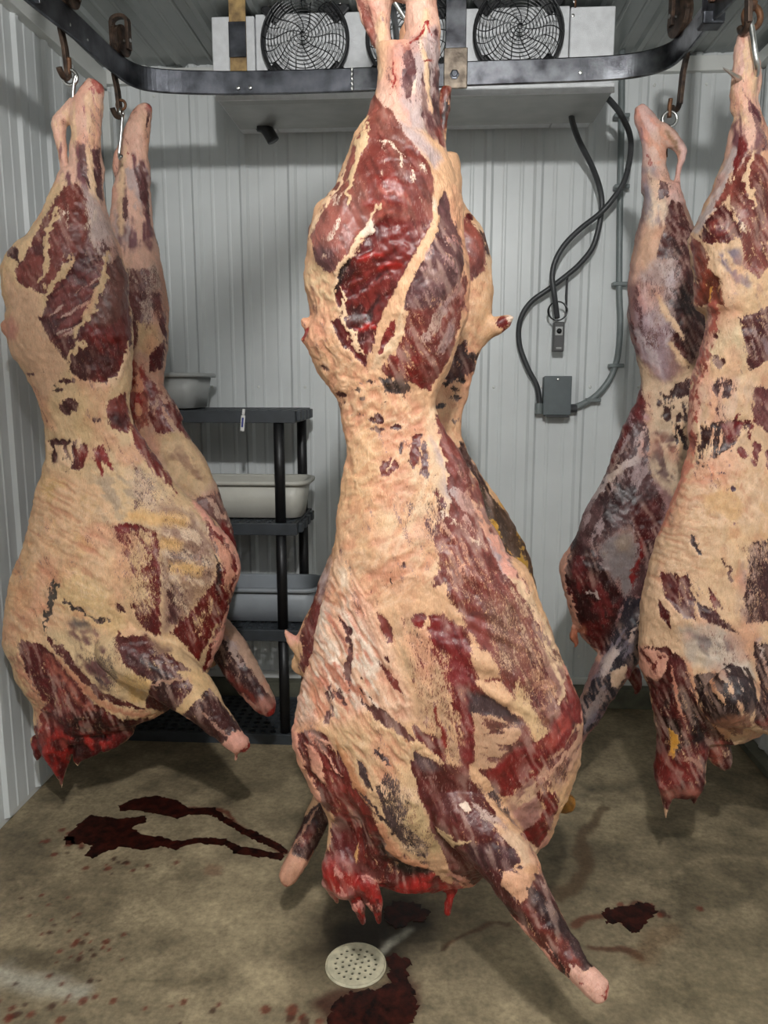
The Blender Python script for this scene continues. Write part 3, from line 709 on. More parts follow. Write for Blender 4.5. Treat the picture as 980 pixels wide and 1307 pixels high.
tub('plastic_tub', x1-.56, x1, SF+.075, SB-.08, tops[1], .165, M['tote3'], 'blue-grey plastic tub sticking out of the third shelf from the top')
x1 = PY(254, 480, SF+.10)[0]
tub('plastic_tub', x1-.5, x1, SF+.07, SB-.03, tops[3], .155, M['tote'], 'grey plastic tub standing on the top shelf')

# ================================================================== floor drain
dc = PZ(454, 1233, 0); dr = (PZ(493, 1233, 0)[0] - PZ(415, 1233, 0)[0])/2
fd = thing('floor_drain', (dc[0], dc[1], 0.001), 'round ivory floor drain with drilled plate below the middle beef', 'drain')
MB().lathe([(0, .0012), (dr*.93, .0012), (dr*.93, .0008)], (dc[0], dc[1], .001), 'z', 40).build('dark_disc', M['dark_disc'], fd)  # flat black disc standing in for the dark below the holes
MB().lathe([(dr*.945, .001), (dr*.945, .006), (dr*.96, .0075), (dr*.99, .007), (dr*1.0, .001)], (dc[0], dc[1], .001), 'z', 48).build('rim', M['drain'], fd, 0, True)
def plate():
    # radial lattice with holes: rings of small octagon holes cut into a plate of sectors
    bm = bmesh.new()
    R = dr*.935; rings = [(0.0, 1), (.235, 6), (.47, 12), (.71, 18)]
    holes = []
    for (q, n) in rings:
        for k in range(n):
            a = 2*math.pi*(k+.3*q*5)/n; holes.append((R*q*math.cos(a), R*q*math.sin(a)))
    seg = 64; hr = R*.062
    outer = [bm.verts.new((R*math.cos(2*math.pi*k/seg), R*math.sin(2*math.pi*k/seg), 0)) for k in range(seg)]
    ed = [bm.edges.new((outer[k], outer[(k+1) % seg])) for k in range(seg)]
    for (hx, hy) in holes:
        v = [bm.verts.new((hx+hr*math.cos(2*math.pi*k/8), hy+hr*math.sin(2*math.pi*k/8), 0)) for k in range(8)]
        ed += [bm.edges.new((v[k], v[(k+1) % 8])) for k in range(8)]
    bmesh.ops.triangle_fill(bm, edges=ed, use_beauty=True, use_dissolve=False)
    g = bmesh.ops.extrude_face_region(bm, geom=bm.faces[:])
    bmesh.ops.translate(bm, verts=[v for v in g['geom'] if isinstance(v, bmesh.types.BMVert)], vec=(0, 0, .004))
    bmesh.ops.recalc_face_normals(bm, faces=bm.faces)
    me = bpy.data.meshes.new('plate'); bm.to_mesh(me); bm.free(); me.materials.append(M['drain'])
    o = bpy.data.objects.new('plate', me); COL.objects.link(o); o.location = (dc[0], dc[1], .0035); adopt(o, fd)
plate()

# ================================================================== wet blood on the floor
def pool(f, pts, label, jag=.012, h=.0012, seed=0):
    P = [np.array(q) for q in fpts(f, pts)]; c = sum(P)/len(P); out = []
    n = len(P)
    for i in range(n):
        a, b = P[i], P[(i+1) % n]; L = np.linalg.norm(b-a); m = max(2, int(L/.006))
        for j in range(m):
            q = a + (b-a)*j/m
            dx = fbm(np.array([q[0]*45]), np.array([q[1]*45]), np.array([seed*3.3]), 4, 3)[0]-.5
            dy = fbm(np.array([q[0]*45+50]), np.array([q[1]*45]), np.array([seed*3.3]), 4, 3)[0]-.5
            dx += .5*(vnoise(np.array([q[0]*170]), np.array([q[1]*170]), np.array([1.0]), seed)[0]-.5); dy += .5*(vnoise(np.array([q[0]*170]), np.array([q[1]*170]), np.array([9.0]), seed)[0]-.5)
            out.append((q[0]+dx*jag*3.2, q[1]+dy*jag*3.2))
    bm = bmesh.new(); vs = [bm.verts.new((x-c[0], y-c[1], 0)) for x, y in out]
    ed = [bm.edges.new((vs[i], vs[(i+1) % len(vs)])) for i in range(len(vs))]
    bmesh.ops.triangle_fill(bm, edges=ed, use_beauty=True, use_dissolve=False)
    g = bmesh.ops.extrude_face_region(bm, geom=bm.faces[:])
    bmesh.ops.translate(bm, verts=[v for v in g['geom'] if isinstance(v, bmesh.types.BMVert)], vec=(0, 0, h))
    bmesh.ops.recalc_face_normals(bm, faces=bm.faces)
    me = bpy.data.meshes.new('blood_pool'); bm.to_mesh(me); bm.free(); me.materials.append(M['blood'])
    o = bpy.data.objects.new('blood_pool', me); o.location = (c[0], c[1], .0008); COL.objects.link(o)
    return tag(o, label, 'blood', 'blood on the floor')
pool('J', [(298,252),(335,234),(395,226),(440,238),(470,258),(540,258),(552,272),(600,302),(655,325),(722,362),(715,374),(648,342),(590,314),(560,294),(530,276),(470,274),(445,284),(400,274),(340,264),(302,264)], 'dark blood pool and thin stream under the left beef, farther of the two', .006, seed=1)
pool('J', [(160,335),(175,320),(200,296),(225,276),(300,284),(362,278),(365,292),(330,306),(352,324),(400,330),(440,340),(500,332),(565,334),(590,352),(650,362),(712,376),(705,390),(640,378),(585,372),(560,350),(500,346),(455,354),(440,364),(400,352),(360,364),(300,356),(262,368),(236,384),(212,378),(232,352),(205,345),(190,352)], 'mottled red blood pool with stream under the left beef, nearer to the camera', .007, seed=2)
pool('J', [(160,330),(185,330),(188,348),(165,350)], 'small dark blood drop at the left end of the mottled pool', .004, seed=3)
pool('E', [(165,930),(190,890),(230,865),(300,862),(340,835),(330,775),(360,765),(390,780),(380,825),(400,860),(410,952),(160,975)], 'dark red wet blood patch around the lower edge of floor drain', .010, seed=4)
pool('E', [(318,640),(350,618),(400,622),(440,650),(430,678),(395,672),(372,694),(335,690),(322,668)], 'dark clotted blood patch behind the floor drain below the hanging shreds', .010, seed=5)
pool('K', [(485,720),(500,700),(545,696),(600,680),(640,690),(650,712),(620,735),(600,760),(572,772),(548,755),(560,738),(520,742),(490,745)], 'splashed dark blood patch on the floor right of the foreleg', .008, seed=6)
# ================================================================== trolleys and hooks
def rail_dir(i):
    a, b = rail_path[max(i-1, 0)], rail_path[min(i+1, len(rail_path)-1)]; t = b-a; return t/np.linalg.norm(t)
def near_rail(px, py):
    uv = to_px(np.array(rail_path)); return int(np.argmin((uv[:, 0]-px)**2 + (uv[:, 1]-py)**2))
def trolley(i, hook_px, label, side=1, drop=.115, base=None, tdir=None, R=.050):
    """wheel on the rail edge, strap bent over it and down beside the rail, hooked foot; returns foot point"""
    p = (np.asarray(rail_path[i]) if base is None else np.asarray(base)).copy(); t = rail_dir(i) if tdir is None else np.asarray(tdir); up = np.array([0, 0, 1.0]); n = np.cross(up, t)*side
    root = thing('rail_trolley', tuple(p + up*RHT), label, 'trolley', 'rail trolleys')
    c = p + up*(RHT+R*.92)
    m = Matrix((tuple(t)+(0,), tuple(n)+(0,), tuple(up)+(0,), (0, 0, 0, 1))).transposed(); m.translation = Vector(c)
    # grooved wheel
    w = MB(); prof = [(.008, -.014), (R, -.014), (R, -.008), (R*.9, -.004), (R*.9, .004), (R, .008), (R, .014), (.008, .014)]
    seg = 28; vs = []; fs = []
    for (r, h) in prof:
        for k in range(seg): a = 2*math.pi*k/seg; vs.append(m @ Vector((r*math.cos(a), h, r*math.sin(a))))
    for q in range(len(prof)-1): fs += [(q*seg+k, q*seg+(k+1) % seg, (q+1)*seg+(k+1) % seg, (q+1)*seg+k) for k in range(seg)]
    fs += [tuple(range(seg)), tuple((len(prof)-1)*seg+k for k in range(seg))]
    w.add(vs, fs).build('wheel', M['iron'], root)
    # strap: far side tab, over the top, down the near side
    off = .030; pts = []
    pts += [c - n*off - up*.03, c - n*off + up*.02]
    for a in np.linspace(0, math.pi, 9): pts.append(c + n*(-off*math.cos(a)) + up*(R + .012 + .018*math.sin(a)))
    zf = RZ - drop
    pts += [c + n*off, np.array([*(p+n*off)[:2], RZ+.02]), np.array([*(p+n*off*.7)[:2], RZ-.03]), np.array([*(p+n*off*.5)[:2], zf])]
    def flat(path, wd, th, name, mat):
        mb = MB(); vs = []; k = len(path)
        for j in range(k):
            d = np.asarray(path[min(j+1, k-1)])-np.asarray(path[max(j-1, 0)]); d /= np.linalg.norm(d); s_ = np.cross(d, t); s_ /= (np.linalg.norm(s_)+1e-9)
            for (u, v) in ((-1, -1), (1, -1), (1, 1), (-1, 1)): vs.append(np.asarray(path[j]) + t*u*wd/2 + s_*v*th/2)
        fs = [(j*4+q, j*4+(q+1) % 4, (j+1)*4+(q+1) % 4, (j+1)*4+q) for j in range(k-1) for q in range(4)] + [(3, 2, 1, 0), tuple((k-1)*4+q for q in range(4))]
        return mb.add(vs, fs).build(name, M[mat], root, .0015)
    flat(pts, .026, .012, 'strap', 'iron')
    foot = np.array([*(p+n*off*.5)[:2], zf])
    fp = [foot + up*.006, foot - up*.006 - t*.010, foot - up*.008 - t*.030, foot + up*.002 - t*.046, foot + up*.010 - t*.052]
    MB().tube(spline(fp, 16), .0095, 8).build('hook_foot', M['iron'], root, 0, True)
    a_ = c - n*(off+.008); b_ = c + n*(off+.010); MB().cyl(a_, b_, .007, 8).build('axle_bolt', M['galv'], root)
    return foot - t*.026
def ring_pts(c, r, ax, ay, n=20): return [np.asarray(c) + np.asarray(ax)*r*math.cos(a) + np.asarray(ay)*r*math.sin(a) for a in np.linspace(0, 2*math.pi, n+1)[:-1]]
XA, YA, ZA = np.array([1., 0, 0]), np.array([0, 1., 0]), np.array([0, 0, 1.])
# ---- left front
i = near_rail(93, 48); ft = trolley(i, None, 'rusty trolley at the left edge carrying the yellow-fatted beef')
Yk = rail_path[i][1]
def P2(px, py, Y=None): return PY(px, py, Y or Yk)
h = thing('meat_hook', tuple(P2(93, 165)), 'galvanised hook with an open eye holding the yellow-fatted beef at left', 'hook', 'meat hooks')
MB().tube(spline([P2(87,74), P2(88,84), P2(87,95)], 8), .009, 8).build('swivel', M['rust'], h, 0, True)
rc = P2(89.5, 99); MB().tube(ring_pts(rc, .022, XA, ZA), .0055, 8, True).build('eye', M['galv'], h, 0, True)
MB().tube(spline([P2(97,96), P2(94,108), P2(93,130), P2(93.5,150), P2(94.5,160,Yk-.005), P2(95.5,165,Yk+.01), P2(97,163,Yk+.04)], 30), .006, 8).build('shank', M['galv'], h, 0, True)
# ---- left rear
i = near_rail(157, 102); ft = trolley(i, None, 'dark trolley on the rail bend carrying the pale beef at left')
Yk = rail_path[i][1]
h = thing('meat_hook', tuple(P2(153, 195)), 'thin galvanised hook on a chain ring holding the pale beef at left', 'hook', 'meat hooks')
MB().tube(ring_pts(P2(154.5,134), .016, XA, ZA), .005, 8, True).build('chain_ring', M['rust'], h, 0, True)
MB().tube(ring_pts(P2(155,144), .014, YA, ZA), .005, 8, True).build('chain_ring', M['galv'], h, 0, True)
MB().tube(spline([P2(156,147), P2(155,165), P2(153,185), P2(152,198), P2(153.5,203,Yk-.01), P2(155,199,Yk-.03)], 26), .0055, 8).build('shank', M['galv'], h, 0, True)
# ---- right rear
i = near_rail(865, 82); ft = trolley(i, None, 'dark round-wheeled trolley on the right rail bend', 1, .13, R=.062)
Yk = rail_path[i][1]
h = thing('meat_hook', tuple(P2(851, 165)), 'short steel link and ring holding the dark purple beef at right', 'hook', 'meat hooks')
MB().tube(spline([P2(856,126), P2(854.5,136), P2(854,150)], 8), .0075, 8).build('swivel', M['rust'], h, 0, True)
MB().tube(ring_pts(P2(854.5,152), .024, XA, ZA), .0055, 8, True).build('eye', M['galv'], h, 0, True)
MB().tube(spline([P2(853,160), P2(850,175), P2(849,190), P2(849,200,Yk+.02)], 16), .008, 8).build('shank', M['rust'], h, 0, True)
# ---- right front
i = near_rail(966, -30); ft = trolley(i, None, 'rusty trolley at the right edge above the cream-fatted beef', -1)
Yk = 2.33
h = thing('meat_hook', tuple(P2(955, 100)), 'polished pointed hook through the shank of the right beef', 'hook', 'meat hooks')
MB().tube(ring_pts(P2(960,22), .027, XA*.9+YA*.3, ZA), .0085, 10, True).build('ring', M['rust'], h, 0, True)
MB().tube(spline([P2(962,2), P2(960,8), P2(957,12)], 6), .011, 8).build('swivel', M['rust'], h, 0, True)
hk = spline([P2(957,22,2.30), P2(960,40,2.295), P2(963,62,2.29), P2(966,84,2.295), P2(964,97,2.33), P2(956,104,2.36), P2(945,101,2.33), P2(932,93,2.295), P2(922,86,2.27)], 40)
MB().tube(hk, [.0075]*(len(hk)-10) + list(np.linspace(.0075, .001, 10)), 10).build('shank', M['galv'], h, 0, True)
# ---- middle pair, above the picture
for (Yc, lab, px) in ((1.80, 'trolley on the spur rail above the largest middle beef', 505), (2.12, 'trolley on the spur rail above the half hidden middle beef', 560)):
    base = np.array([SPUR_X, Yc-.05 if Yc < 2 else Yc, RZ])
    trolley(0, None, lab, 1, .10, base, (0, 1.0, 0))
    z0 = RZ-.10; top = np.array([SPUR_X+.012, base[1]-.026, z0]); 
    e = PY(500, -18, 1.80) if Yc < 2 else PY(527, 40, 2.12)
    h = thing('meat_hook', tuple(e), 'steel hook hidden above the ' + ('largest' if Yc < 2 else 'half hidden') + ' middle beef', 'hook', 'meat hooks')
    MB().tube(spline([top, top*.6+e*.4+np.array([0, 0, .0]), e], 14), .006, 8).build('shank', M['galv'], h, 0, True)
# ================================================================== sides of beef
FAT=(232,192,154); FATL=(240,212,178); FATY=(228,202,162); PKF=(234,196,178); PINK=(236,178,162); MEM=(196,180,180); WHT=(244,230,214)
MUS=(146,62,56); MUSL=(172,88,78); MUSD=(92,34,35); MUSP=(118,68,72); RED=(150,36,34); REDD=(112,24,25); BRT=(190,42,38); BLK=(44,20,20); PUR=(88,62,66)
class Side:
    """one hanging half: solids are collected, fused into one skin, then coloured and split into its parts"""
    def __init__(s, Y, voxel): s.Y = Y; s.vox = voxel; s.mb = MB(); s.ops = []; s.limbs = {}; s.bumps = []
    def rows(s, f, table, thick):
        """table: (y, xl, xr) in crop f; thick: (y, front, back) in metres, y in picture pixels"""
        R = []
        for (y, a, b) in table:
            (x0, yy), (x1, _) = fr(f, [(a, y), (b, y)]); R.append((yy, x0, x1))
        return R
    def loft(s, R, thick, seg=40, pw=2.3, shift=None):
        R = sorted(R); ys = np.array([r[0] for r in R]); n = int((ys[-1]-ys[0])/5)+2
        Yq = np.linspace(ys[0], ys[-1], n)
        XL = np.interp(Yq, ys, [r[1] for r in R]); XR = np.interp(Yq, ys, [r[2] for r in R])
        ty = [t[0] for t in thick]; TF = np.interp(Yq, ty, [t[1] for t in thick]); TB = np.interp(Yq, ty, [t[2] for t in thick])
        SH = np.interp(Yq, ty, [t[3] if len(t) > 3 else 0 for t in thick])
        vs = []
        for i in range(n):
            d0 = s.Y + SH[i]
            a = PY(XL[i], Yq[i], d0); b = PY(XR[i], Yq[i], d0); c = (a+b)/2; w = (b-a)/2
            e = 1.0 if 0 < i < n-1 else 0.15
            for k in range(seg):
                th = 2*math.pi*k/seg; cs, sn = math.cos(th), math.sin(th)
                q = math.copysign(abs(cs)**(2/pw), cs); z = math.copysign(abs(sn)**(2/pw), sn)
                p = c + w*q*e; p = p + np.array([0, -z*(TF[i] if z > 0 else TB[i])*e, 0]); vs.append(p)
        fs = [(i*seg+k, i*seg+(k+1) % seg, (i+1)*seg+(k+1) % seg, (i+1)*seg+k) for i in range(n-1) for k in range(seg)]
        fs.append(tuple(range(seg-1, -1, -1))); fs.append(tuple((n-1)*seg+k for k in range(seg)))
        s.mb.add(vs, fs)
    def limb(s, f, pts, name=None, ratio=1.0, seg=18):
        """pts: (x, y, half width, room depth) in crop f; a tapering limb of elliptic section"""
        sc = FR[f][2]; C = []; W = []
        for (x, y, hw, Y) in pts:
            (px, py), = fr(f, [(x, y)]); C.append(PY(px, py, Y)); W.append(hw/sc*mpp(Y))
        C = spline(C, 8*(len(C)-1)); W = list(np.interp(np.linspace(0, 1, len(C)), np.linspace(0, 1, len(W)), W))
        # rounded ends
        t0 = C[0]-C[1]; t1 = C[-1]-C[-2]; t0 /= np.linalg.norm(t0); t1 /= np.linalg.norm(t1)
        C = [C[0]+t0*W[0]*.55, C[0]+t0*W[0]*.4] + C + [C[-1]+t1*W[-1]*.4, C[-1]+t1*W[-1]*.55]; W = [W[0]*.25, W[0]*.75] + W + [W[-1]*.75, W[-1]*.25]
        vs = []; n = len(C)
        for i in range(n):
            t = C[min(i+1, n-1)]-C[max(i-1, 0)]; t = t/np.linalg.norm(t)
            v = C[i]-EYE; v = v/np.linalg.norm(v)
            sd = np.cross(t, v); sd /= (np.linalg.norm(sd)+1e-9); dp = np.cross(sd, t)
            for k in range(seg):
                th = 2*math.pi*k/seg; vs.append(C[i] + sd*W[i]*math.cos(th) + dp*W[i]*ratio*math.sin(th))
        fs = [(i*seg+k, i*seg+(k+1) % seg, (i+1)*seg+(k+1) % seg, (i+1)*seg+k) for i in range(n-1) for k in range(seg)]
        fs.append(tuple(range(seg-1, -1, -1))); fs.append(tuple((n-1)*seg+k for k in range(seg)))
        s.mb.add(vs, fs)
        if name: s.limbs.setdefault(name, []).append((np.array(C), np.array(W)))
    # colouring: where the patches of muscle, fat and membrane lie on the side, in image pixels
    def P(s, f, c, pts, soft=2.0, warp=5.0, rel=0.0, a=1.0): s.ops.append(('p', fr(f, pts), c, soft, warp, rel, a))
    def S(s, f, c, w, pts, soft=1.5, warp=4.0, rel=0.0, a=1.0, taper=True): s.ops.append(('s', fr(f, pts), c, w/FR[f][2]/2, soft, warp, rel, a, taper))
    def N(s, f, c, pts, thr=.55, sc=14.0, st=3.0, ang=80.0, soft=6.0, rel=0.0, a=1.0, w=.06): s.ops.append(('n', fr(f, pts), c, thr, sc, st, ang, soft, rel, a, w))
    def W(s, f, pts, sc, st, ang, rel, soft=12.0): s.ops.append(('w', fr(f, pts), sc, st, ang, rel, soft))
    def Z(s, f, pts, mt, soft=8.0, a=.8): s.ops.append(('z', fr(f, pts), mt, soft, a))   # zone where fat flecks the lean
    def E(s, f, c, spots, rel=-1.5):
        for (x, y, rx, ry, an) in spots:
            ca, sa = math.cos(math.radians(an)), math.sin(math.radians(an))
            s.P(f, c, [(x + rx*math.cos(t)*ca - ry*math.sin(t)*sa, y + rx*math.cos(t)*sa + ry*math.sin(t)*ca) for t in np.linspace(0, 2*math.pi, 11)[:-1]], 1.2, 4.0, rel)
    def B(s, f, x, y, rx, ry, an, h): 
        (px, py), = fr(f, [(x, y)]); sc = FR[f][2]; s.bumps.append((px, py, rx/sc, ry/sc, an, h))
    def finish(s, name, label, group, base, back, hind_y, seed, rough=0.55, top=None, streak=.10, mottle=.22, gain=1.0):
        me = bpy.data.meshes.new('tmp'); me.from_pydata(s.mb.v, [], s.mb.f)
        bm = bmesh.new(); bm.from_mesh(me); bmesh.ops.recalc_face_normals(bm, faces=bm.faces); bm.to_mesh(me); bm.free()
        o = bpy.data.objects.new('tmp', me); COL.objects.link(o)
        md = o.modifiers.new('r', 'REMESH'); md.mode = 'VOXEL'; md.voxel_size = s.vox; md.adaptivity = 0
        dg = bpy.context.evaluated_depsgraph_get(); m2 = bpy.data.meshes.new_from_object(o.evaluated_get(dg))
        bpy.data.objects.remove(o); bpy.data.meshes.remove(me)
        nv = len(m2.vertices); co = np.empty(nv*3); m2.vertices.foreach_get('co', co); co = co.reshape(-1, 3)
        ne = len(m2.edges); ed = np.empty(ne*2, int); m2.edges.foreach_get('vertices', ed); ed = ed.reshape(-1, 2)
        deg = np.bincount(ed.ravel(), minlength=nv).astype(float); deg[deg == 0] = 1
        def relax(A, k, f=.5):
            for _ in range(k):
                out = np.zeros_like(A)
                for c in range(A.shape[1]):
                    out[:, c] = np.bincount(ed[:, 0], A[ed[:, 1], c], nv) + np.bincount(ed[:, 1], A[ed[:, 0], c], nv)
                A = A*(1-f) + f*out/deg[:, None]
            return A
        co = relax(co, 7)
        def setco(c): m2.vertices.foreach_set('co', c.ravel()); m2.update()
        def normals():
            nr = np.empty(nv*3); m2.vertex_normals.foreach_get('vector', nr); return nr.reshape(-1, 3)
        setco(co); nr = normals()
        uv = to_px(co); U, V = uv[:, 0], uv[:, 1]  # vertices projected to image pixels; colour patches are laid on from the camera
        view = EYE-co; view /= np.linalg.norm(view, axis=1)[:, None]
        face = np.einsum('ij,ij->i', nr, view); front = smooth(-.10, .08, face)
        X, Yc, Z = co.T
        # muscle bulges
        disp = np.zeros(nv)
        for (px, py, rx, ry, an, h) in s.bumps:
            ca, sa = math.cos(math.radians(an)), math.sin(math.radians(an))
            a_ = ((U-px)*ca+(V-py)*sa)/rx; b_ = (-(U-px)*sa+(V-py)*ca)/ry
            disp += h/1000*np.clip(1-a_*a_-b_*b_, 0, 1)**1.5*front
        g1 = fbm(X*16, Yc*16, Z*16, seed, 4); g2 = fbm(X*60, Yc*60, Z*60, seed+5, 3); g3 = vnoise(X*170, Yc*170, Z*170, seed+9)
        disp += (g1-.5)*.016 + (g2-.5)*.006
        col = np.outer(np.ones(nv), lin(base)); rel = np.zeros(nv)
        lcol = np.outer(np.ones(nv), lin((132,52,50))); m = np.zeros(nv)      # lean layer and how much of it shows
        cb = lin(base)
        if cb.mean() < .12 or cb[0] - 2.3*cb[1] > .03: m[:] = 1; lcol[:] = cb; col[:] = lin((206,176,160))
        n_a = [fbm(X*22+7*i, Yc*22, Z*22, seed+31*i, 4)-.5 for i in range(2)]
        n_b = [fbm(X*75+7*i, Yc*75, Z*75, seed+77+31*i, 3)-.5 for i in range(2)]
        px_m = mpp(s.Y)/mpp(1.8)            # finer pattern in the picture for sides farther away
        ja, jb = math.cos(1.15), math.sin(1.15)
        jn = fbm((U*ja+V*jb)/(11/px_m), (-U*jb+V*ja)/(2.8/px_m), np.zeros(nv)+seed, seed+91, 3)-.5
        for op in s.ops:
            k = op[0]; pts = op[1]
            if k in 'pnwz': pad = 40
            else: pad = 40+op[3]
            xs = [p[0] for p in pts]; ys = [p[1] for p in pts]
            sel = np.where((U > min(xs)-pad) & (U < max(xs)+pad) & (V > min(ys)-pad) & (V < max(ys)+pad))[0]
            if not len(sel): continue
            u, v = U[sel], V[sel]
            if k in 'ps':
                wp = op[5]
                u = u + wp*(2.2*n_a[0][sel] + 2.2*n_b[0][sel]); v = v + wp*(2.2*n_a[1][sel] + 2.2*n_b[1][sel])
            if k == 'z':
                _, _, mt, soft, a = op
                al = a*smooth(soft, -soft, poly_sd(u + 40*n_a[0][sel], v + 40*n_a[1][sel], pts))*front[sel]; m[sel] = m[sel]*(1-al) + al*mt; continue
            if k == 'p':
                _, _, c, soft, wp, rl, a = op
                sd = poly_sd(u, v, pts) + jn[sel]*min(wp*1.2, 8); hs = max(soft*.7, 2.4); al = a*smooth(hs, -hs, sd); aw = smooth(hs+4, -hs, sd)
            elif k == 's':
                _, _, c, w, soft, wp, rl, a, taper = op
                best = np.full(u.shape, 1e9); n = len(pts)-1
                for i in range(n):
                    d, t = seg_dist(u, v, pts[i], pts[i+1]); q = (i+t)/n
                    ww = w*(np.minimum(1, .35+2.6*np.minimum(q, 1-q)) if taper else 1.0)
                    best = np.minimum(best, d-ww)
                sd = best + jn[sel]*min(wp*.8, 4); hs = max(soft*.6, 1.8); al = a*smooth(hs, -hs, sd); aw = smooth(hs+3, -hs, sd)
            else:
                if k == 'n': _, _, c, thr, sc, st, ang, soft, rl, a, ww = op
                else: _, _, sc, st, ang, rl, soft = op
                ca, sa = math.cos(math.radians(ang)), math.sin(math.radians(ang))
                p = (u*ca+v*sa)/(sc*st) + 1.3*n_a[0][sel]; q = (-u*sa+v*ca)/sc + 1.3*n_a[1][sel]
                nz = fbm(p, q, np.zeros_like(p)+seed*.37, seed+len(pts), 4)
                msk = smooth(soft, -soft, poly_sd(u + 30*n_a[0][sel], v + 30*n_a[1][sel], pts))
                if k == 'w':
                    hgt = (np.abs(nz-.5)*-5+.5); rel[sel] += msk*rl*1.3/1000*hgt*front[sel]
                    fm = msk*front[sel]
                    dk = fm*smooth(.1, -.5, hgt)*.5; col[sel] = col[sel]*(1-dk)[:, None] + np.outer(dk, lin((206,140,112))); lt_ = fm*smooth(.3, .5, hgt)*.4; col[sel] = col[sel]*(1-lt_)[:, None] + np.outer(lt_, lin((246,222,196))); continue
                al = a*msk*smooth(thr-ww, thr+ww, nz); aw = msk*smooth(thr-ww*2, thr+ww*.5, nz)
            al = al*front[sel]; aw = aw*front[sel]
            cl = lin(c)
            if cl.mean() < .12 or cl[0] - 2.3*cl[1] > .03:
                lcol[sel] = lcol[sel]*(1-aw)[:, None] + np.outer(aw, cl); m[sel] = m[sel]*(1-al) + al
            else:
                col[sel] = col[sel]*(1-aw)[:, None] + np.outer(aw, cl); m[sel] = m[sel]*(1-al)
            rel[sel] = rel[sel]*(1-al*.7) + al*rl/1000
        # far side of the half: streaky mix of lean and fat
        bk = smooth(.42, .60, fbm(X*9, Yc*9, Z*3.2, seed+50, 4))[:, None]
        m = m*front + (1-bk[:, 0])*(1-front); fr_ = front[:, None]
        col = col*fr_ + lin(back[1])*(1-fr_); lcol = lcol*fr_ + lin(back[0])*(1-fr_)
        # lean: deep red with silver skin in places; fat: pink and yellow clouds, lean showing through
        lm = m
        lo = fbm(X*8, Yc*8, Z*6, seed+71, 4); lo2 = fbm(X*11+9, Yc*11, Z*8, seed+72, 4)
        st_ = fbm((U*ja+V*jb)/(26/px_m), (-U*jb+V*ja)/(5/px_m), np.zeros(nv)+3, seed+93, 4)
        lcol *= .72
        fl = smooth(.50, .68, st_)*smooth(.42, .60, lo)*.50; lcol = lcol*(1-fl)[:, None] + np.outer(fl, lin((192,152,146)))
        dk = smooth(.52, .36, st_)*.35; lcol *= (1-dk)[:, None]
        fs_ = smooth(.52, .70, lo2)*.40; col = col*(1-fs_)[:, None] + np.outer(fs_, lin((222,150,124)))
        fy = smooth(.56, .72, lo)*.18; col = col*(1-fy)[:, None] + np.outer(fy, lin((226,196,132)))
        m = np.clip(m + (1-m)*smooth(.56, .76, st_)*smooth(.48, .64, lo2)*.50 - m*smooth(.54, .72, jn+.5)*smooth(.44, .62, lo)*.45, 0, 1)
        for q in (col, lcol): q *= ((1 - mottle*.5 + mottle*g2)*(1 + 1.6*streak*jn))[:, None]
        rel = relax(rel[:, None], 1)[:, 0] + lm*jn*.0022*front
        co2 = co + nr*(disp + rel)[:, None]
        co2 = relax(co2, 1, .3)
        setco(co2); nr2 = normals()
        # split into parts
        part = np.zeros(nv, int); names = [top or 'torso']
        for nm, ls in s.limbs.items():
            names.append(nm); pi = len(names)-1
            for (C, W_) in ls:
                mw = W_.max()*1.1; sl = np.where(np.all((co > C.min(0)-mw) & (co < C.max(0)+mw), axis=1))[0]
                cs = co[sl].astype(np.float32); d = np.full(len(sl), 1e9, np.float32)
                for i in range(len(C)-1):
                    a = C[i].astype(np.float32); ab = (C[i+1]-C[i]).astype(np.float32); q = cs-a
                    t = np.clip((q@ab)/(ab@ab+1e-12), 0, 1); q = q-t[:, None]*ab
                    d = np.minimum(d, np.sqrt(np.einsum('ij,ij->i', q, q))/(W_[i]*(1-t)+W_[i+1]*t+1e-6))
                part[sl[d < 1.06]] = pi
        if hind_y is not None:
            names.append('hindquarter'); part[(part == 0) & (V + 14*n_a[0] < hind_y)] = len(names)-1
        nf = len(m2.polygons); fv = np.empty(len(m2.loops), int); m2.loops.foreach_get('vertex_index', fv)
        ls_ = np.empty(nf, int); m2.polygons.foreach_get('loop_start', ls_); lt = np.empty(nf, int); m2.polygons.foreach_get('loop_total', lt)
        fpart = part[fv[ls_]]
        cx, cz = co2[:, 0].mean(), co2[:, 2].min()
        org = np.array([cx, s.Y, cz])
        root = thing(name, tuple(org), label, 'beef', group)
        sc_ = np.array([.86, .82, .82])*gain  # gain lightens the outer sides to offset weaker lamp light there
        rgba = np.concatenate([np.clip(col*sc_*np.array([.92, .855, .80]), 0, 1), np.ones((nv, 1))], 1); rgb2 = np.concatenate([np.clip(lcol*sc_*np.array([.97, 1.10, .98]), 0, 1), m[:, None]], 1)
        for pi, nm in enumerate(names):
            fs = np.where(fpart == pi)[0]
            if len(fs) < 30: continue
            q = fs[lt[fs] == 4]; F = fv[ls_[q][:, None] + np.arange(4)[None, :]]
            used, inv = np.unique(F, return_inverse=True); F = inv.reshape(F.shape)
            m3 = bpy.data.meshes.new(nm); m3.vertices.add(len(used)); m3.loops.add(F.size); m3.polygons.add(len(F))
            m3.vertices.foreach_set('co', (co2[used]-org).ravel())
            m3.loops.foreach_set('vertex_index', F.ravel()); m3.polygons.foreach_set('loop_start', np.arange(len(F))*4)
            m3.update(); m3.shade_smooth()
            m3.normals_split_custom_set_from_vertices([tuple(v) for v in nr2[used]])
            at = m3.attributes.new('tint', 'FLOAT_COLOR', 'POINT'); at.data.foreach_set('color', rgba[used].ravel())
            at = m3.attributes.new('lean', 'FLOAT_COLOR', 'POINT'); at.data.foreach_set('color', rgb2[used].ravel())
            m3.materials.append(M['meat'])
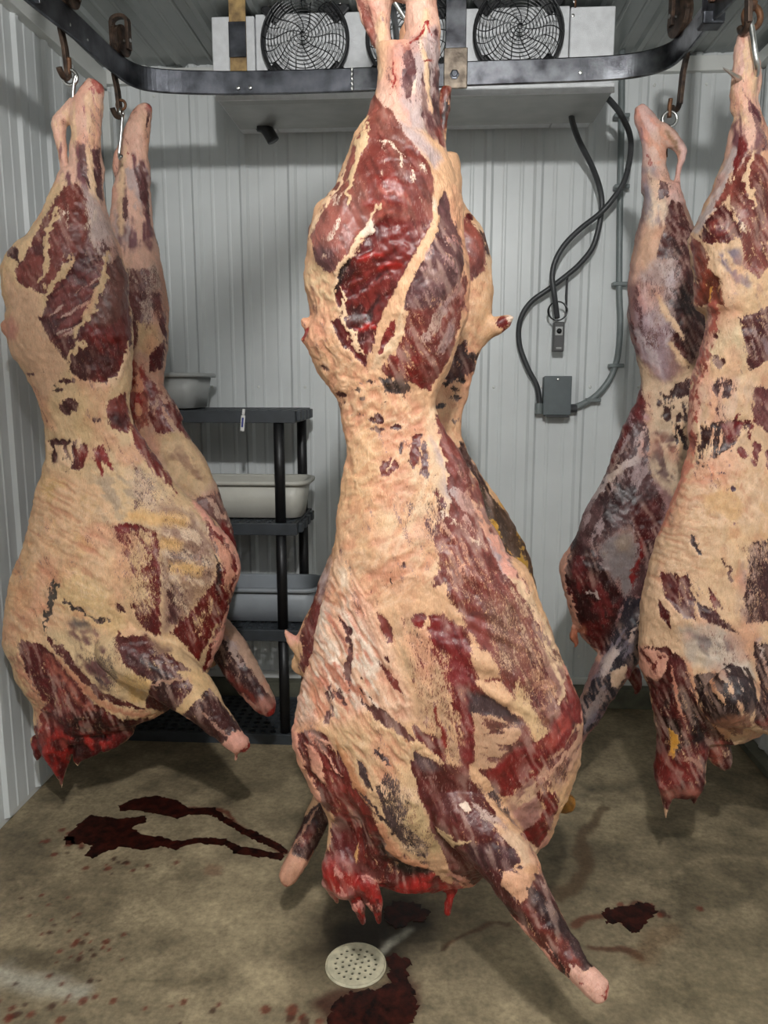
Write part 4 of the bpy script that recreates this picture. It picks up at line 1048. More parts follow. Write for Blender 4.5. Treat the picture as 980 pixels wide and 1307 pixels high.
            ob = bpy.data.objects.new(nm, m3); COL.objects.link(ob); ob.parent = root
        bpy.data.meshes.remove(m2)
        return root
GRP = 'hanging sides of beef'
# ------------------------------------------------------------------ middle front side
def middle_front():
    s = Side(1.80, .0031)
    R = s.rows('C1', [(190,318,585),(230,330,587),(300,336,590),(380,328,592),(430,312,594),(490,295,597),(540,270,600),(570,238,605),(620,220,620),(680,195,637),(730,175,654),(800,150,678),(850,110,687)], 0)
    R += s.rows('C2', [(30,105,719),(100,84,720),(200,74,738),(280,65,745),(350,68,746),(420,80,744),(480,84,735),(540,62,715),(580,60,700),(620,80,680),(700,120,650),(760,160,622),(810,195,602),(850,207,597),(900,218,620)], 0)
    R += s.rows('C3', [(110,115,490),(160,122,520),(210,126,560),(290,118,602),(360,107,640),(420,103,666),(490,94,684),(570,88,724),(640,78,756)], 0)
    R += s.rows('O', [(720,424,672),(745,418,682),(770,413,690),(800,405,702),(830,399,713),(855,391,722),(880,384,734),(905,379,743),(925,374,744),(945,376,742),(965,382,740),(985,390,734),(1006,400,725),(1025,411,717),(1045,424,710),(1065,430,702),(1083,434,686),(1098,440,650),(1112,462,618),(1126,500,600)], 0)
    s.loft(R, [(58,.06,.05),(100,.075,.06),(180,.10,.08),(260,.13,.10),(340,.14,.11),(420,.115,.09),(500,.075,.06),(550,.065,.055),(620,.085,.06),(720,.12,.07),(820,.145,.08),(920,.15,.09),(1020,.13,.08),(1080,.10,.07),(1126,.05,.04)])
    Yh = 1.80
    s.limb('C1', [(525,-60,52,Yh),(520,0,56,Yh),(515,70,66,Yh),(520,150,72,Yh),(510,230,80,Yh)], 'hind_shank')
    s.limb('C1', [(330,-60,70,Yh+.01),(335,-10,62,Yh+.01),(345,60,42,Yh+.01),(355,130,28,Yh+.01),(362,200,30,Yh),(380,270,40,Yh)], 'hind_shank')
    s.limb('C1', [(400,-70,60,Yh),(470,-55,60,Yh),(540,-70,50,Yh)], 'hind_shank')
    s.limb('C1', [(262,-30,28,Yh+.02),(282,50,30,Yh+.02),(308,110,26,Yh+.02),(335,180,24,Yh+.01)], 'hind_shank')
    # foreleg
    s.limb('C7', [(60,110,130,1.74),(190,270,165,1.70),(320,420,165,1.66),(425,560,142,1.63),(440,610,132,1.62)])
    s.limb('C7', [(420,545,142,1.63),(455,620,132,1.62),(520,730,116,1.60),(600,855,104,1.58),(680,960,86,1.56),(745,1040,66,1.54),(795,1090,70,1.53),(835,1135,66,1.52),(850,1155,50,1.52)], 'foreleg')
    # neck stump and shreds
    s.limb('C6', [(300,330,95,1.80),(370,520,85,1.78),(380,680,105,1.77),(370,790,115,1.76),(420,860,105,1.76)], 'neck', .75)
    s.limb('C6', [(440,700,120,1.78),(560,780,90,1.78),(680,850,55,1.80),(800,850,40,1.80)], 'neck', .6)
    s.limb('C6', [(400,850,60,1.76),(440,960,34,1.75),(455,1020,20,1.75),(465,1050,10,1.75)], 'neck')
    s.limb('C6', [(470,850,60,1.74),(520,950,36,1.73),(535,1000,18,1.73),(543,1048,9,1.73)], 'neck')
    s.limb('C6', [(300,850,50,1.76),(330,920,26,1.76),(345,955,10,1.76)], 'neck')
    s.limb('C6', [(820,860,34,1.80),(890,880,30,1.79),(880,930,18,1.79),(870,1005,13,1.79)], 'neck')
    s.limb('C6', [(700,860,40,1.80),(760,890,24,1.80)], 'neck')
    s.limb('C2', [(120,520,60,1.78),(70,500,28,1.77),(62,480,18,1.77)])
    s.limb('C2', [(100,560,40,1.78),(55,570,14,1.78)])
    s.limb('C7', [(600,380,40,1.78),(570,450,22,1.78)])
    # bulges
    s.B('C1', 400,760,190,260,15,22); s.B('C2',590,330,120,230,25,16); s.B('C2',180,160,120,150,0,14); s.B('C2',560,600,160,160,30,14)
    s.B('C2',330,400,130,260,15,-14); s.B('C1',500,330,60,200,3,10)
    s.B('C5',300,420,420,60,25,8); s.B('C5',420,620,300,40,25,8); s.B('C5',400,290,330,36,25,6); s.B('C3',600,700,300,40,35,6); s.B('C3',560,800,300,40,30,6)
    s.B('C6',640,500,220,330,-30,20); s.B('C3',300,640,160,120,0,10); s.B('C5',150,560,90,420,-10,8)
    s.B('C6',400,600,90,190,-10,-20); s.B('C6',640,800,160,60,20,-22)
    # upper leg
    s.P('C1', PKF, [(240,-120),(590,-120),(590,300),(600,540),(640,640),(500,620),(430,560),(345,520),(330,300),(250,60)], 3, 4)
    s.P('C1', MUSL, [(240,-20),(296,-10),(308,70),(328,150),(318,200),(290,150)], 2, 3)
    s.N('C1', PINK, [(250,-20),(310,-10),(330,200),(300,170)], .5, 6, 4, 75, 3)
    s.P('C1', (124,84,92), [(418,215),(470,180),(520,140),(582,120),(596,400),(600,560),(560,600),(500,560),(450,460)], 5, 6, 0, .62)
    s.N('C1', MUSD, [(430,200),(585,150),(598,540),(480,520)], .54, 8, 6, 84, 6, -.6, .6)
    s.P('C1', MUSP, [(425,240),(470,205),(505,180),(505,260),(520,350),(545,455),(500,470),(460,440),(438,330)], 2, 4, -1)
    s.P('C1', MUSP, [(552,130),(582,120),(592,300),(598,540),(580,560),(560,480),(548,300)], 2, 4, -1)
    s.P('C1', MUSP, [(450,400),(500,380),(560,450),(590,560),(570,600),(520,500)], 3, 6, -1, .85)
    s.S('C1', FATL, 22, [(540,40),(530,140),(520,260),(540,380),(555,470)], 1.2, 3, 1.5)
    s.S('C1', WHT, 14, [(505,170),(495,300),(480,420),(520,560)], 1.2, 3, 1)
    s.S('C1', PINK, 26, [(430,130),(410,230),(415,330),(440,440),(470,560)], 2, 4, 1)
    s.N('C1', MEM, [(410,170),(590,120),(600,560),(480,590),(420,400)], .56, 9, 5, 82, 5, .3, .7)
    s.S('C1', BRT, 10, [(440,195),(500,150),(545,95),(560,150)], 1, 4, .6)
    s.S('C1', BRT, 12, [(400,250),(395,320),(380,380)], 2, 6, 0, .7)
    s.S('C1', BRT, 8, [(515,265),(560,258)], 1, 4)
    s.S('C1', FATL, 34, [(350,60),(348,150),(345,260),(340,330)], 2, 3, 2)
    # thigh lean
    s.P('C1', (170,92,82), [(338,430),(400,470),(450,565),(540,640),(556,760),(565,1000),(50,1000),(105,855),(195,690),(240,580),(298,480)], 3, 6)
    s.P('C1', MUSL, [(320,380),(345,430),(310,500),(285,500)], 3, 5)
    s.N('C1', (146,62,56), [(330,450),(560,650),(560,980),(240,980),(260,650)], .5, 12, 4, 70, 10, -.6, .7)
    s.S('C1', FATY, 30, [(296,500),(268,600),(245,690),(228,770),(215,840)], 2, 6, 2)
    s.S('C1', FATL, 16, [(200,690),(165,790),(110,860),(75,920),(55,975)], 2, 6, 1)
    s.N('C1', WHT, [(150,800),(240,800),(230,980),(90,980)], .60, 8, 3, 110, 6, .5, .55)
    s.S('C1', WHT, 7, [(325,580),(385,605),(430,660),(445,725)], .8, 4, .6)
    s.S('C1', WHT, 5, [(350,640),(370,590),(350,760)], .8, 5, .4, .7)
    s.N('C1', WHT, [(430,640),(560,640),(560,900),(430,860)], .64, 7, 3, 60, 8, .4, .6)
    s.P('C1', FAT, [(440,545),(520,560),(605,615),(640,690),(672,770),(692,860),(696,1000),(660,1000),(640,930),(600,850),(562,720),(500,640)], 3, 6, 1.5)
    s.P('C1', MEM, [(430,520),(500,560),(590,660),(570,700),(510,640),(450,580)], 5, 6, 1, .55)
    s.P('C1', MUSP, [(606,785),(582,870),(600,990),(672,990),(640,905),(620,830)], 2, 4, -1)
    s.P('C1', MUS, [(575,540),(600,530),(616,612),(585,600)], 2, 3)
    # chipped red scar
    s.P('C1', (160,52,46), [(340,760),(410,770),(450,790),(440,870),(380,860),(300,880),(250,880),(270,850),(350,850)], 3, 8, 2)
    s.N('C1', (196,92,80), [(330,740),(460,770),(460,960),(330,960)], .56, 8, 2.5, 15, 6, 2, .8)
    # middle leg, C2
    s.P('C2', MUSP, [(612,85),(660,60),(712,150),(722,250),(695,350),(605,440),(480,445),(470,400),(520,280),(575,190)], 2, 4, 1)
    s.N('C2', (176,140,140), [(612,85),(712,150),(720,330),(600,440),(480,440),(560,220)], .62, 6, 2, 40, 5, .3, .5)
    s.P('C2', REDD, [(320,115),(400,60),(470,100),(520,190),(475,290),(430,395),(385,480),(350,570),(320,690),(290,640),(240,560),(212,470),(185,380),(235,240),(290,165)], 3, 7, -5)
    s.P('C2', (136,44,42), [(400,60),(590,90),(540,190),(470,300),(430,400),(420,300),(440,200)], 6, 8, -2)
    s.N('C2', (138,42,38), [(260,180),(480,100),(500,260),(380,480),(300,640),(220,460)], .55, 9, 3, 160, 8, 2.5, .7)
    s.N('C2', (66,16,17), [(220,280),(430,240),(380,480),(300,600),(220,430)], .52, 14, 3, 120, 10, -2, .85)
    s.S('C2', BRT, 14, [(290,235),(340,215),(385,215)], 1, 4, 3, .45); s.S('C2', BRT, 20, [(370,270),(420,255),(470,255)], 1.5, 4, 3, .45); s.S('C2', BRT, 16, [(280,535),(320,520),(350,525)], 1.5, 4, 2, .45)
    s.P('C2', (178,98,90), [(100,140),(140,20),(300,0),(340,60),(290,160),(205,260),(170,290),(120,240)], 4, 6, 1)
    s.P('C2', MUSP, [(100,180),(200,200),(190,270),(140,300),(105,240)], 8, 8, 0, .7)
    s.N('C2', WHT, [(130,40),(260,20),(250,180),(150,240)], .60, 8, 2.5, 110, 6, .5, .55)
    s.S('C2', FATL, 22, [(375,10),(330,80),(300,140),(265,200),(215,275),(180,345)], 1.5, 7, 3)
    s.P('C2', WHT, [(295,110),(350,70),(350,120),(310,130)], 2, 8, 3)
    s.S('C2', BLK, 16, [(255,225),(215,300),(180,375)], 1.5, 4, -4)
    s.P('C2', REDD, [(165,490),(205,470),(240,560),(300,650),(270,640),(205,570)], 2, 5, -4)
    s.S('C2', FATL, 20, [(205,350),(215,440),(240,520),(280,590),(300,640)], 1.5, 8, 2)
    s.S('C2', FAT, 40, [(605,60),(592,110),(545,200),(495,290),(455,385),(400,450),(372,505)], 2, 4, 3, 1)
    s.P('C2', FAT, [(440,360),(480,360),(465,450),(420,470),(390,460)], 4, 5, 2)
    s.P('C2', MUS, [(490,445),(600,440),(700,340),(740,260),(742,380),(715,520),(590,790),(540,760),(470,740),(400,720),(365,690),(450,600),(480,520)], 3, 5, 1)
    s.N('C2', (176,150,150), [(560,430),(730,330),(700,540),(600,640),(540,560)], .5, 12, 2, 120, 8, .4, .6)
    s.P('C2', (160,52,50), [(350,690),(400,520),(440,480),(440,560),(400,620)], 3, 5, 0)
    s.N('C2', RED, [(380,680),(500,560),(600,620),(570,780),(430,720)], .52, 12, 3, 50, 8, 0, .8)
    s.S('C2', FATL, 26, [(470,445),(465,520),(432,590),(375,645),(335,700)], 1.5, 6, 3)
    s.P('C2', (66,48,46), [(375,725),(430,730),(510,760),(470,800),(400,785)], 4, 9, -1)
    s.S('C2', FAT, 34, [(735,215),(748,330),(742,430),(715,545),(672,640),(625,730),(592,835)], 2, 3, 2.5, 1, False)
    s.S('C2', BRT, 10, [(712,535),(716,555)], 1, 2)
    s.P('C2', FATY, [(70,260),(110,250),(150,290),(180,350),(190,430),(120,450),(80,430)], 5, 7, 0)
    s.W('C2', [(70,260),(190,330),(200,480),(300,680),(560,840),(600,980),(230,980),(100,660)], 9, 1.6, 60, 2.2)
    s.E('C2', MUSD, [(140,685,18,8,30),(212,800,16,9,20),(336,742,16,8,0),(368,895,26,16,30),(352,940,32,10,10),(440,935,24,7,-5),(220,832,8,6,0),(530,970,26,10,-20)])
    s.N('C2', (96,66,58), [(290,730),(480,780),(400,900),(200,860)], .66, 6, 1.4, 30, 10, -1, .8)
    s.S('C2', BRT, 14, [(52,520),(66,520),(48,570)], 1.5, 4)
    # belly and ribs, C3
    s.P('C3', (150,72,66), [(478,90),(520,160),(600,290),(660,400),(690,500),(760,640),(840,780),(930,960),(980,1100),(1000,1240),(1000,1400),(900,1560),(640,1600),(560,1500),(560,1240),(480,1000),(450,880),(520,830),(530,740),(470,760),(490,680),(460,560),(480,480)], 6, 12, 0)
    s.E('C3', MUSD, [(248,112,32,14,15),(242,148,30,9,8),(322,141,22,7,-5),(105,15,14,7,30)])
    s.P('C3', MUS, [(256,290),(312,252),(335,285),(300,325),(262,330)], 1.5, 7, -2)
    s.S('C3', FATL, 10, [(285,325),(310,270)], 1, 5, 1)
    s.P('C3', MUS, [(388,172),(414,165),(412,240),(410,285),(390,305),(370,275),(378,230)], 1.5, 5, -2)
    s.E('C3', MUSP, [(342,215,9,26,10),(380,465,14,34,15),(350,680,8,12,0)])
    s.P('C3', MUSP, [(425,190),(445,180),(455,320),(440,360),(418,320)], 4, 7, -1, .8)
    s.N('C3', FATL, [(300,330),(470,280),(500,640),(420,760),(250,700),(260,480)], .52, 7, 6, 108, 14, .8, .5)
    s.P('C3', MUS, [(474,85),(520,160),(600,290),(658,400),(682,490),(672,590),(640,500),(600,440),(556,370),(505,250)], 2, 4, 0)
    s.N('C3', (178,110,108), [(480,120),(560,210),(680,480),(620,480),(520,330)], .56, 8, 4, 60, 6, .3, .7)
    s.S('C3', FATL, 44, [(470,70),(475,180),(490,290),(505,400),(520,480)], 2.5, 6, 1.5)
    s.N('C3', MEM, [(480,200),(640,440),(660,600),(560,520),(490,380)], .54, 10, 4, 62, 8, .3, .7)
    s.P('C3', REDD, [(470,368),(505,405),(520,440),(514,462),(484,425)], 1.5, 4, -2)
    s.P('C3', MUS, [(500,510),(600,520),(680,620),(760,740),(840,870),(900,1000),(660,1000),(600,900),(520,830),(530,740),(470,760),(490,680)], 8, 14, 0)
    s.P('C3', MUSP, [(440,430),(470,430),(480,560),(455,600),(430,540)], 6, 10, 0, .7)
    s.N('C3', (206,166,146), [(480,480),(640,560),(760,700),(880,940),(640,980),(540,780)], .60, 7, 5, 58, 12, .6, .7)
    s.P('C3', (186,172,180), [(670,515),(722,580),(770,670),(795,745),(745,710),(692,612)], 3, 5, .6)
    s.S('C3', PINK, 26, [(640,470),(690,540),(740,640),(790,730),(830,775)], 1.5, 6, 1)
    s.S('C3', FATL, 40, [(790,740),(850,840),(920,970),(960,1060)], 3, 8, 1, .9)
    s.S('C3', WHT, 8, [(500,470),(560,510),(610,560),(660,600)], 1, 6, .6)
    s.P('C3', RED, [(455,870),(535,890),(545,1000),(450,1000)], 4, 9, -1)
    s.E('C3', MUSP, [(410,885,34,16,-10),(660,890,60,22,10)])
    s.S('C3', REDD, 12, [(100,600),(108,660)], 1, 3, -2); s.S('C3', PUR, 14, [(132,645),(148,720)], 1.5, 4, -2)
    s.S('C3', BLK, 6, [(296,700),(304,770)], 1, 5, -1)
    s.W('C3', [(120,60),(440,60),(420,400),(240,480),(110,560),(120,300)], 8, 1.8, 150, 2.0)
    s.W('C3', [(110,560),(450,520),(480,780),(240,860),(60,760)], 12, 3, 150, 2.0)
    # flank flap, C4
    s.P('C4', (238,200,172), [(270,60),(330,30),(420,200),(560,420),(720,840),(760,980),(40,1000),(120,700),(210,400)], 10, 10, 0)
    s.W('C4', [(270,60),(400,120),(560,420),(760,980),(40,1000),(120,700),(210,400)], 5.5, 5, 62, 4.5)
    s.N('C4', WHT, [(270,60),(380,150),(500,480),(600,980),(60,1000),(130,680),(210,400)], .58, 5, 5, 60, 8, 1.5, .6)
    s.N('C4', (206,140,116), [(250,200),(420,220),(520,600),(480,980),(100,980),(180,600)], .60, 6, 5, 60, 10, -1, .6)
    s.P('C4', MUS, [(528,362),(585,385),(620,440),(634,500),(626,546),(598,530),(562,445)], 1.2, 3, -3)
    s.P('C4', MUS, [(542,632),(600,690),(655,755),(708,834),(640,795),(588,725)], 1.2, 3, -3)
    s.P('C4', MUSD, [(744,466),(764,464),(776,520),(770,552),(748,520)], 1.2, 3, -2)
    s.S('C4', MUSD, 30, [(318,380),(350,440),(388,505)], 1.2, 4, -3)
    s.S('C4', (122,66,66), 34, [(374,512),(374,600),(362,700),(372,815)], 1.5, 5, -2.5)
    s.S('C4', (122,66,66), 40, [(268,770),(272,880),(262,1000)], 1.5, 5, -2.5); s.S('C4', (122,66,66), 28, [(290,785),(320,840),(345,885)], 1.5, 5, -2)
    s.S('C4', MUSD, 12, [(432,796),(490,850),(560,920)], 1.2, 4, -2); s.S('C4', MUSD, 34, [(560,920),(620,990)], 1.5, 4, -2)
    s.S('C4', PUR, 16, [(445,855),(480,905),(540,950)], 1.2, 5, -2)
    s.E('C4', MUSD, [(745,742,8,18,-20),(795,805,5,9,0),(452,738,10,4,0),(720,540,6,26,-25),(600,630,6,30,-40)], -1)
    s.N('C4', (196,166,132), [(640,340),(840,400),(960,760),(960,980),(800,980),(640,600)], .48, 7, 3, 60, 10, -.6, .6)
    s.P('C4', (156,48,52), [(838,395),(940,385),(985,560),(985,760),(900,660),(850,520)], 5, 8, -2)
    s.N('C4', RED, [(720,380),(830,360),(840,450),(780,440)], .5, 8, 2, 60, 5, -1)
    # ribs, C5
    s.P('C5', (142,40,42), [(25,190),(130,175),(190,250),(255,360),(275,560),(242,620),(270,770),(296,805),(262,870),(256,1000),(205,1000),(180,810),(140,600),(85,430),(35,300)], 4, 8, -2.5)
    s.N('C5', (214,180,146), [(-40,260),(40,260),(110,420),(150,600),(190,800),(200,960),(120,980),(-40,700)], .47, 5, 3, 70, 8, .8, .85)
    s.N('C5', (150,60,56), [(-60,420),(110,480),(190,800),(150,960),(-20,720)], .58, 6, 3, 75, 8, -1, .7)
    s.P('C5', FAT, [(-20,50),(110,55),(200,190),(290,300),(385,440),(402,515),(295,522),(258,430),(230,255),(110,185),(-20,160)], 8, 10, 2)
    s.P('C5', (156,70,66), [(215,205),(330,190),(385,320),(380,370),(300,365),(245,275)], 7, 8, -1)
    s.P('C5', FAT, [(278,532),(400,535),(480,640),(640,740),(560,752),(440,690),(330,610)], 6, 8, 2.5)
    s.P('C5', PUR, [(240,590),(330,598),(430,665),(530,750),(505,765),(385,712),(258,695)], 4, 8, -3)
    s.P('C5', (204,168,138), [(262,700),(390,720),(520,770),(460,890),(400,980),(260,990),(270,860)], 6, 8, 0)
    s.N('C5', (132,76,70), [(300,720),(520,770),(520,860),(400,960),(290,900)], .5, 9, 3, 10, 8, -1.5, .85)
    s.P('C5', (156,92,82), [(330,120),(460,100),(580,320),(560,440),(420,480),(380,320)], 14, 16, 0, .8)
    s.N('C5', (214,184,156), [(300,60),(480,40),(600,330),(560,640),(440,560),(360,330)], .57, 6, 4, 65, 12, .5, .7)
    s.P('C5', (124,52,50), [(565,430),(640,410),(725,560),(730,690),(640,805),(590,770),(660,700),(585,650)], 6, 10, -1)
    s.N('C5', (188,120,100), [(560,430),(720,520),(720,700),(600,780)], .58, 7, 5, -25, 8, 1, .7)
    s.P('C5', FATL, [(588,305),(650,325),(745,500),(745,590),(712,650),(685,520),(610,385)], 4, 10, 1)
    s.N('C5', (160,120,112), [(588,305),(745,500),(712,650),(610,385)], .56, 7, 4, 62, 4, 0, .7)
    s.P('C5', (222,192,150), [(490,520),(560,600),(590,720),(670,790),(590,850),(540,770),(470,640)], 8, 14, 1, .85)
    s.N('C5', (120,50,48), [(500,100),(600,150),(720,420),(680,440),(560,260)], .5, 8, 4, 60, 8, -.5, .7)
    s.P('C5', (146,38,36), [(732,465),(780,540),(832,640),(840,740),(800,760),(745,880),(660,1000),(390,1000),(520,890),(640,820),(705,740),(745,620)], 3, 6, 1.5)
    s.N('C5', (180,70,62), [(740,480),(830,640),(740,880),(560,990),(420,990),(700,760)], .6, 8, 4, 125, 6, .5, .6)
    s.S('C5', PINK, 20, [(738,455),(790,550),(836,640),(842,730)], 1.2, 5, 2, 1, False)
    s.P('C5', (204,164,138), [(800,760),(832,780),(822,880),(780,1000),(640,1010),(740,860)], 4, 9, 1)
    s.N('C5', (126,48,44), [(790,760),(830,800),(800,990),(660,1000)], .52, 6, 4, 120, 5, -.6, .8)
    s.Z('C5', [(-60,300),(60,260),(120,420),(170,620),(215,860),(190,980),(100,980),(0,760),(-80,500)], .50, 8, .7)
    s.Z('C4', [(680,380),(840,420),(900,640),(960,820),(900,980),(780,900),(700,640)], .30, 10, .7)
    s.Z('C3', [(300,430),(470,300),(500,480),(490,680),(400,640),(310,560)], .28, 12, .7)
    s.Z('C3', [(520,560),(660,640),(760,780),(840,960),(700,960),(600,840),(520,720)], .70, 14, .7)
    s.Z('C5', [(300,120),(460,60),(600,330),(640,560),(520,600),(420,480),(340,330)], .64, 12, .7)
    s.Z('C5', [(560,420),(660,420),(720,560),(700,700),(600,780),(540,640)], .60, 8, .6)
    # lower flap, C7
    s.P('C7', (144,34,33), [(305,105),(450,-10),(640,-10),(570,95),(545,200),(440,225),(375,205)], 3, 6, 1)
    s.P('C7', (166,124,116), [(395,245),(530,115),(565,245),(572,325),(500,385),(440,335)], 5, 8, 0)
    s.N('C7', (222,190,160), [(380,220),(550,110),(560,200),(470,260)], .54, 7, 4, -40, 6, .6, .8)
    s.P('C7', (140,30,30), [(548,190),(600,180),(612,200),(630,190),(650,240),(605,390),(552,465),(465,392),(545,345),(580,280)], 3, 5, 2)
    s.P('C7', (200,160,138), [(560,95),(640,-10),(735,-10),(700,130),(660,190),(620,160),(590,170),(548,185)], 4, 7, 0)
    s.N('C7', (128,60,56), [(600,30),(720,-10),(690,140),(570,170)], .5, 7, 4, 125, 5, -.6, .85)
    s.P('C7', PINK, [(600,395),(602,440),(560,480),(548,465),(580,430)], 2, 4, 1)
    s.P('C7', FAT, [(225,60),(300,125),(385,230),(470,380),(430,375),(330,255),(225,120)], 4, 7, 0)
    s.N('C7', PUR, [(300,125),(385,230),(470,380),(400,330),(270,170)], .5, 7, 4, 55, 5, -1, .8)
    # shoulder, C6
    s.P('C6', (228,196,156), [(330,150),(470,20),(640,110),(830,250),(740,380),(760,520),(850,680),(760,760),(560,560),(420,300)], 12, 10, 0)
    s.W('C6', [(300,100),(470,20),(640,110),(830,250),(700,300),(560,400),(420,300)], 5, 5, 55, 3)
    s.P('C6', (120,66,64), [(465,-10),(560,35),(640,85),(715,170),(690,175),(600,115),(520,65)], 2, 5, -2)
    s.P('C6', (126,38,38), [(695,85),(760,135),(840,165),(848,265),(790,225),(720,160)], 2, 5, -2)
    s.S('C6', (170,50,42), 14, [(808,-20),(850,130),(862,265)], 1, 4, 1)
    s.P('C6', PUR, [(530,380),(590,310),(640,360),(690,450),(668,540),(780,650),(772,730),(680,690),(600,560),(555,450)], 4, 9, -1)
    s.N('C6', FATL, [(540,330),(700,440),(790,660),(740,720),(620,560)], .60, 7, 2, 60, 6, 1, .7)
    s.P('C6', PUR, [(436,250),(480,300),(525,395),(495,380),(452,320)], 3, 6, -1)
    s.P('C6', FATL, [(640,380),(690,400),(770,490),(720,470),(690,450)], 3, 9, 2)
    s.P('C6', (214,190,146), [(690,450),(740,470),(800,600),(870,690),(800,700),(780,640),(670,560)], 5, 12, 1)
    s.S('C6', PUR, 16, [(530,215),(570,250),(605,290)], 2, 6, -1)
    s.Z('C6', [(560,360),(640,330),(740,480),(800,640),(760,720),(640,600)], .52, 8, .7)
    # upper arm
    s.P('C6', (124,44,42), [(690,300),(715,225),(800,270),(880,290),(1000,390),(1100,520),(1120,760),(1000,880),(900,840),(820,640),(745,440)], 3, 6, 0)
    s.N('C6', (84,26,28), [(720,260),(900,320),(1080,560),(980,760),(820,600)], .52, 16, 3, 40, 14, -1, .8)
    s.P('C6', (110,78,84), [(700,225),(770,260),(830,310),(800,330),(730,290)], 4, 6, 0, .7)
    s.P('C7', (118,42,40), [(20,120),(120,80),(240,200),(330,300),(430,420),(475,525),(400,560),(290,570),(180,520),(80,380)], 5, 5, 0, .9)
    s.S('C6', FATY, 26, [(830,590),(870,640),(910,665),(980,660)], 1.5, 6, 2)
    s.P('C6', WHT, [(922,478),(960,462),(985,505),(960,510)], 1.2, 2, 2)
    # neck and cut edge
    s.P('C6', REDD, [(140,130),(210,120),(300,150),(345,230),(430,340),(540,560),(640,690),(750,780),(840,840),(900,960),(880,1040),(600,1100),(300,1100),(200,900),(230,760),(300,680),(310,530),(250,480),(180,340)], 3, 7, -2)
    s.N('C6', (160,52,48), [(200,130),(340,230),(540,560),(700,800),(300,720),(310,500)], .55, 14, 4, 70, 10, 1, .7)
    s.N('C6', BLK, [(520,600),(640,690),(820,830),(700,880),(560,820)], .40, 20, 2, 30, 8, -3, .85)
    s.P('C6', PINK, [(180,185),(225,200),(260,270),(292,385),(262,375),(215,290)], 2, 5, 3)
    s.S('C6', PINK, 34, [(125,80),(140,190),(175,310),(215,400),(268,465)], 2, 5, 3)
    s.S('C6', PINK, 20, [(215,140),(270,170),(300,200)], 2, 6, 3); s.S('C6', PINK, 12, [(230,170),(300,270),(360,350)], 1.5, 8, 2)
    s.S('C6', (206,150,110), 30, [(330,160),(430,340),(480,450)], 2, 6, 2); s.S('C6', (214,158,124), 40, [(545,560),(600,670),(680,745),(760,790)], 2, 5, 3)
    s.S('C6', PUR, 20, [(450,400),(560,530),(640,620)], 2, 5, -1)
    s.P('C6', (176,92,92), [(225,790),(250,745),(330,725),(440,760),(540,830),(560,900),(440,900),(330,940),(260,880)], 5, 10, 2)
    s.N('C6', (214,150,144), [(230,740),(440,750),(560,860),(540,1020),(300,930)], .52, 9, 2, 40, 8, 2, .75)
    s.N('C6', BRT, [(220,740),(560,820),(560,1080),(300,1000)], .54, 9, 2, 70, 10, 1, .8)
    s.P('C6', (196,40,38), [(540,880),(660,880),(810,820),(770,890),(690,925),(600,900)], 2, 7, 3)
    s.P('C6', (196,40,38), [(840,860),(950,870),(900,1030),(855,1020)], 3, 6, 1)
    s.S('C6', (226,180,120), 12, [(436,690),(432,760)], 1, 3, 2)
    s.Z('C7', [(560,100),(700,20),(690,150),(570,180)], .5, 5, .7); s.Z('C7', [(400,240),(530,120),(560,200),(460,300)], .35, 6, .7)
    # foreleg paint
    s.P('C7', (128,50,44), [(280,600),(340,555),(560,560),(660,720),(830,1010),(740,1080),(690,1110),(560,950),(400,780)], 4, 5, 0)
    s.N('C7', (84,28,28), [(300,600),(420,640),(660,980),(600,960),(400,760)], .52, 12, 5, 55, 8, 0, .7)
    s.P('C7', (96,50,56), [(215,450),(330,445),(430,465),(475,530),(400,560),(300,572),(215,510)], 3, 5, 1)
    s.P('C7', WHT, [(170,250),(200,238),(214,285)], 1, 2, 2)
    s.S('C7', (196,178,176), 34, [(235,235),(300,310),(380,380),(450,440)], 3, 5, 1, .6)
    s.P('C7', (226,196,166), [(330,350),(420,385),(510,440),(560,490),(575,560),(560,600),(520,610),(470,575),(482,530),(440,460),(370,400)], 4, 4, 2)
    s.P('C7', (224,180,140), [(440,560),(560,540),(555,600),(520,630)], 4, 4, 1)
    s.P('C7', (224,178,146), [(365,565),(430,570),(525,600),(512,690),(475,725),(425,690),(380,640)], 3, 5, 2)
    s.E('C7', MUSD, [(465,552,18,10,0),(405,625,4,4,0)])
    s.P('C7', (100,40,42), [(530,585),(575,580),(640,680),(660,740),(600,700)], 3, 4, 1)
    s.P('C7', (62,28,32), [(488,632),(560,672),(640,760),(745,900),(818,1010),(805,1065),(720,980),(620,860),(530,740)], 3, 4, 1)
    s.P('C7', (94,30,34), [(285,605),(330,565),(385,575),(370,650),(330,680)], 3, 4, 1)
    s.S('C7', PINK, 16, [(395,755),(500,870),(600,990),(695,1105)], 1.5, 4, 1)
    s.S('C7', (180,160,160), 8, [(560,620),(660,740),(740,870),(815,1000)], 1.2, 3, .8); s.S('C7', (150,60,50), 14, [(620,860),(700,970),(750,1020)], 2, 4, 0)
    s.S('C7', (200,140,130), 12, [(590,920),(680,1040),(700,1090)], 1.2, 4, 1); s.S('C7', BLK, 10, [(620,950),(690,1070)], 1.2, 3, -1); s.S('C7', (190,170,165), 10, [(690,1000),(760,1090)], 1.2, 3, 1)
    s.P('C7', (234,190,174), [(695,1090),(730,1020),(780,1070),(825,1030),(890,1100),(900,1160),(870,1215),(780,1200)], 4, 6, 2)
    s.S('C7', BRT, 14, [(830,1170),(870,1180),(890,1130),(885,1095)], 2, 5, 0, .7); s.E('C7', BRT, [(760,1112,12,8,0)])
    s.S('C7', PINK, 26, [(130,585),(210,625),(300,690)], 2, 4, 2)
    s.finish('beef_side', 'largest peach-fatted side of beef hanging in the middle, foreleg pointing right', GRP, FAT, (MUS, FAT), 505, 11)
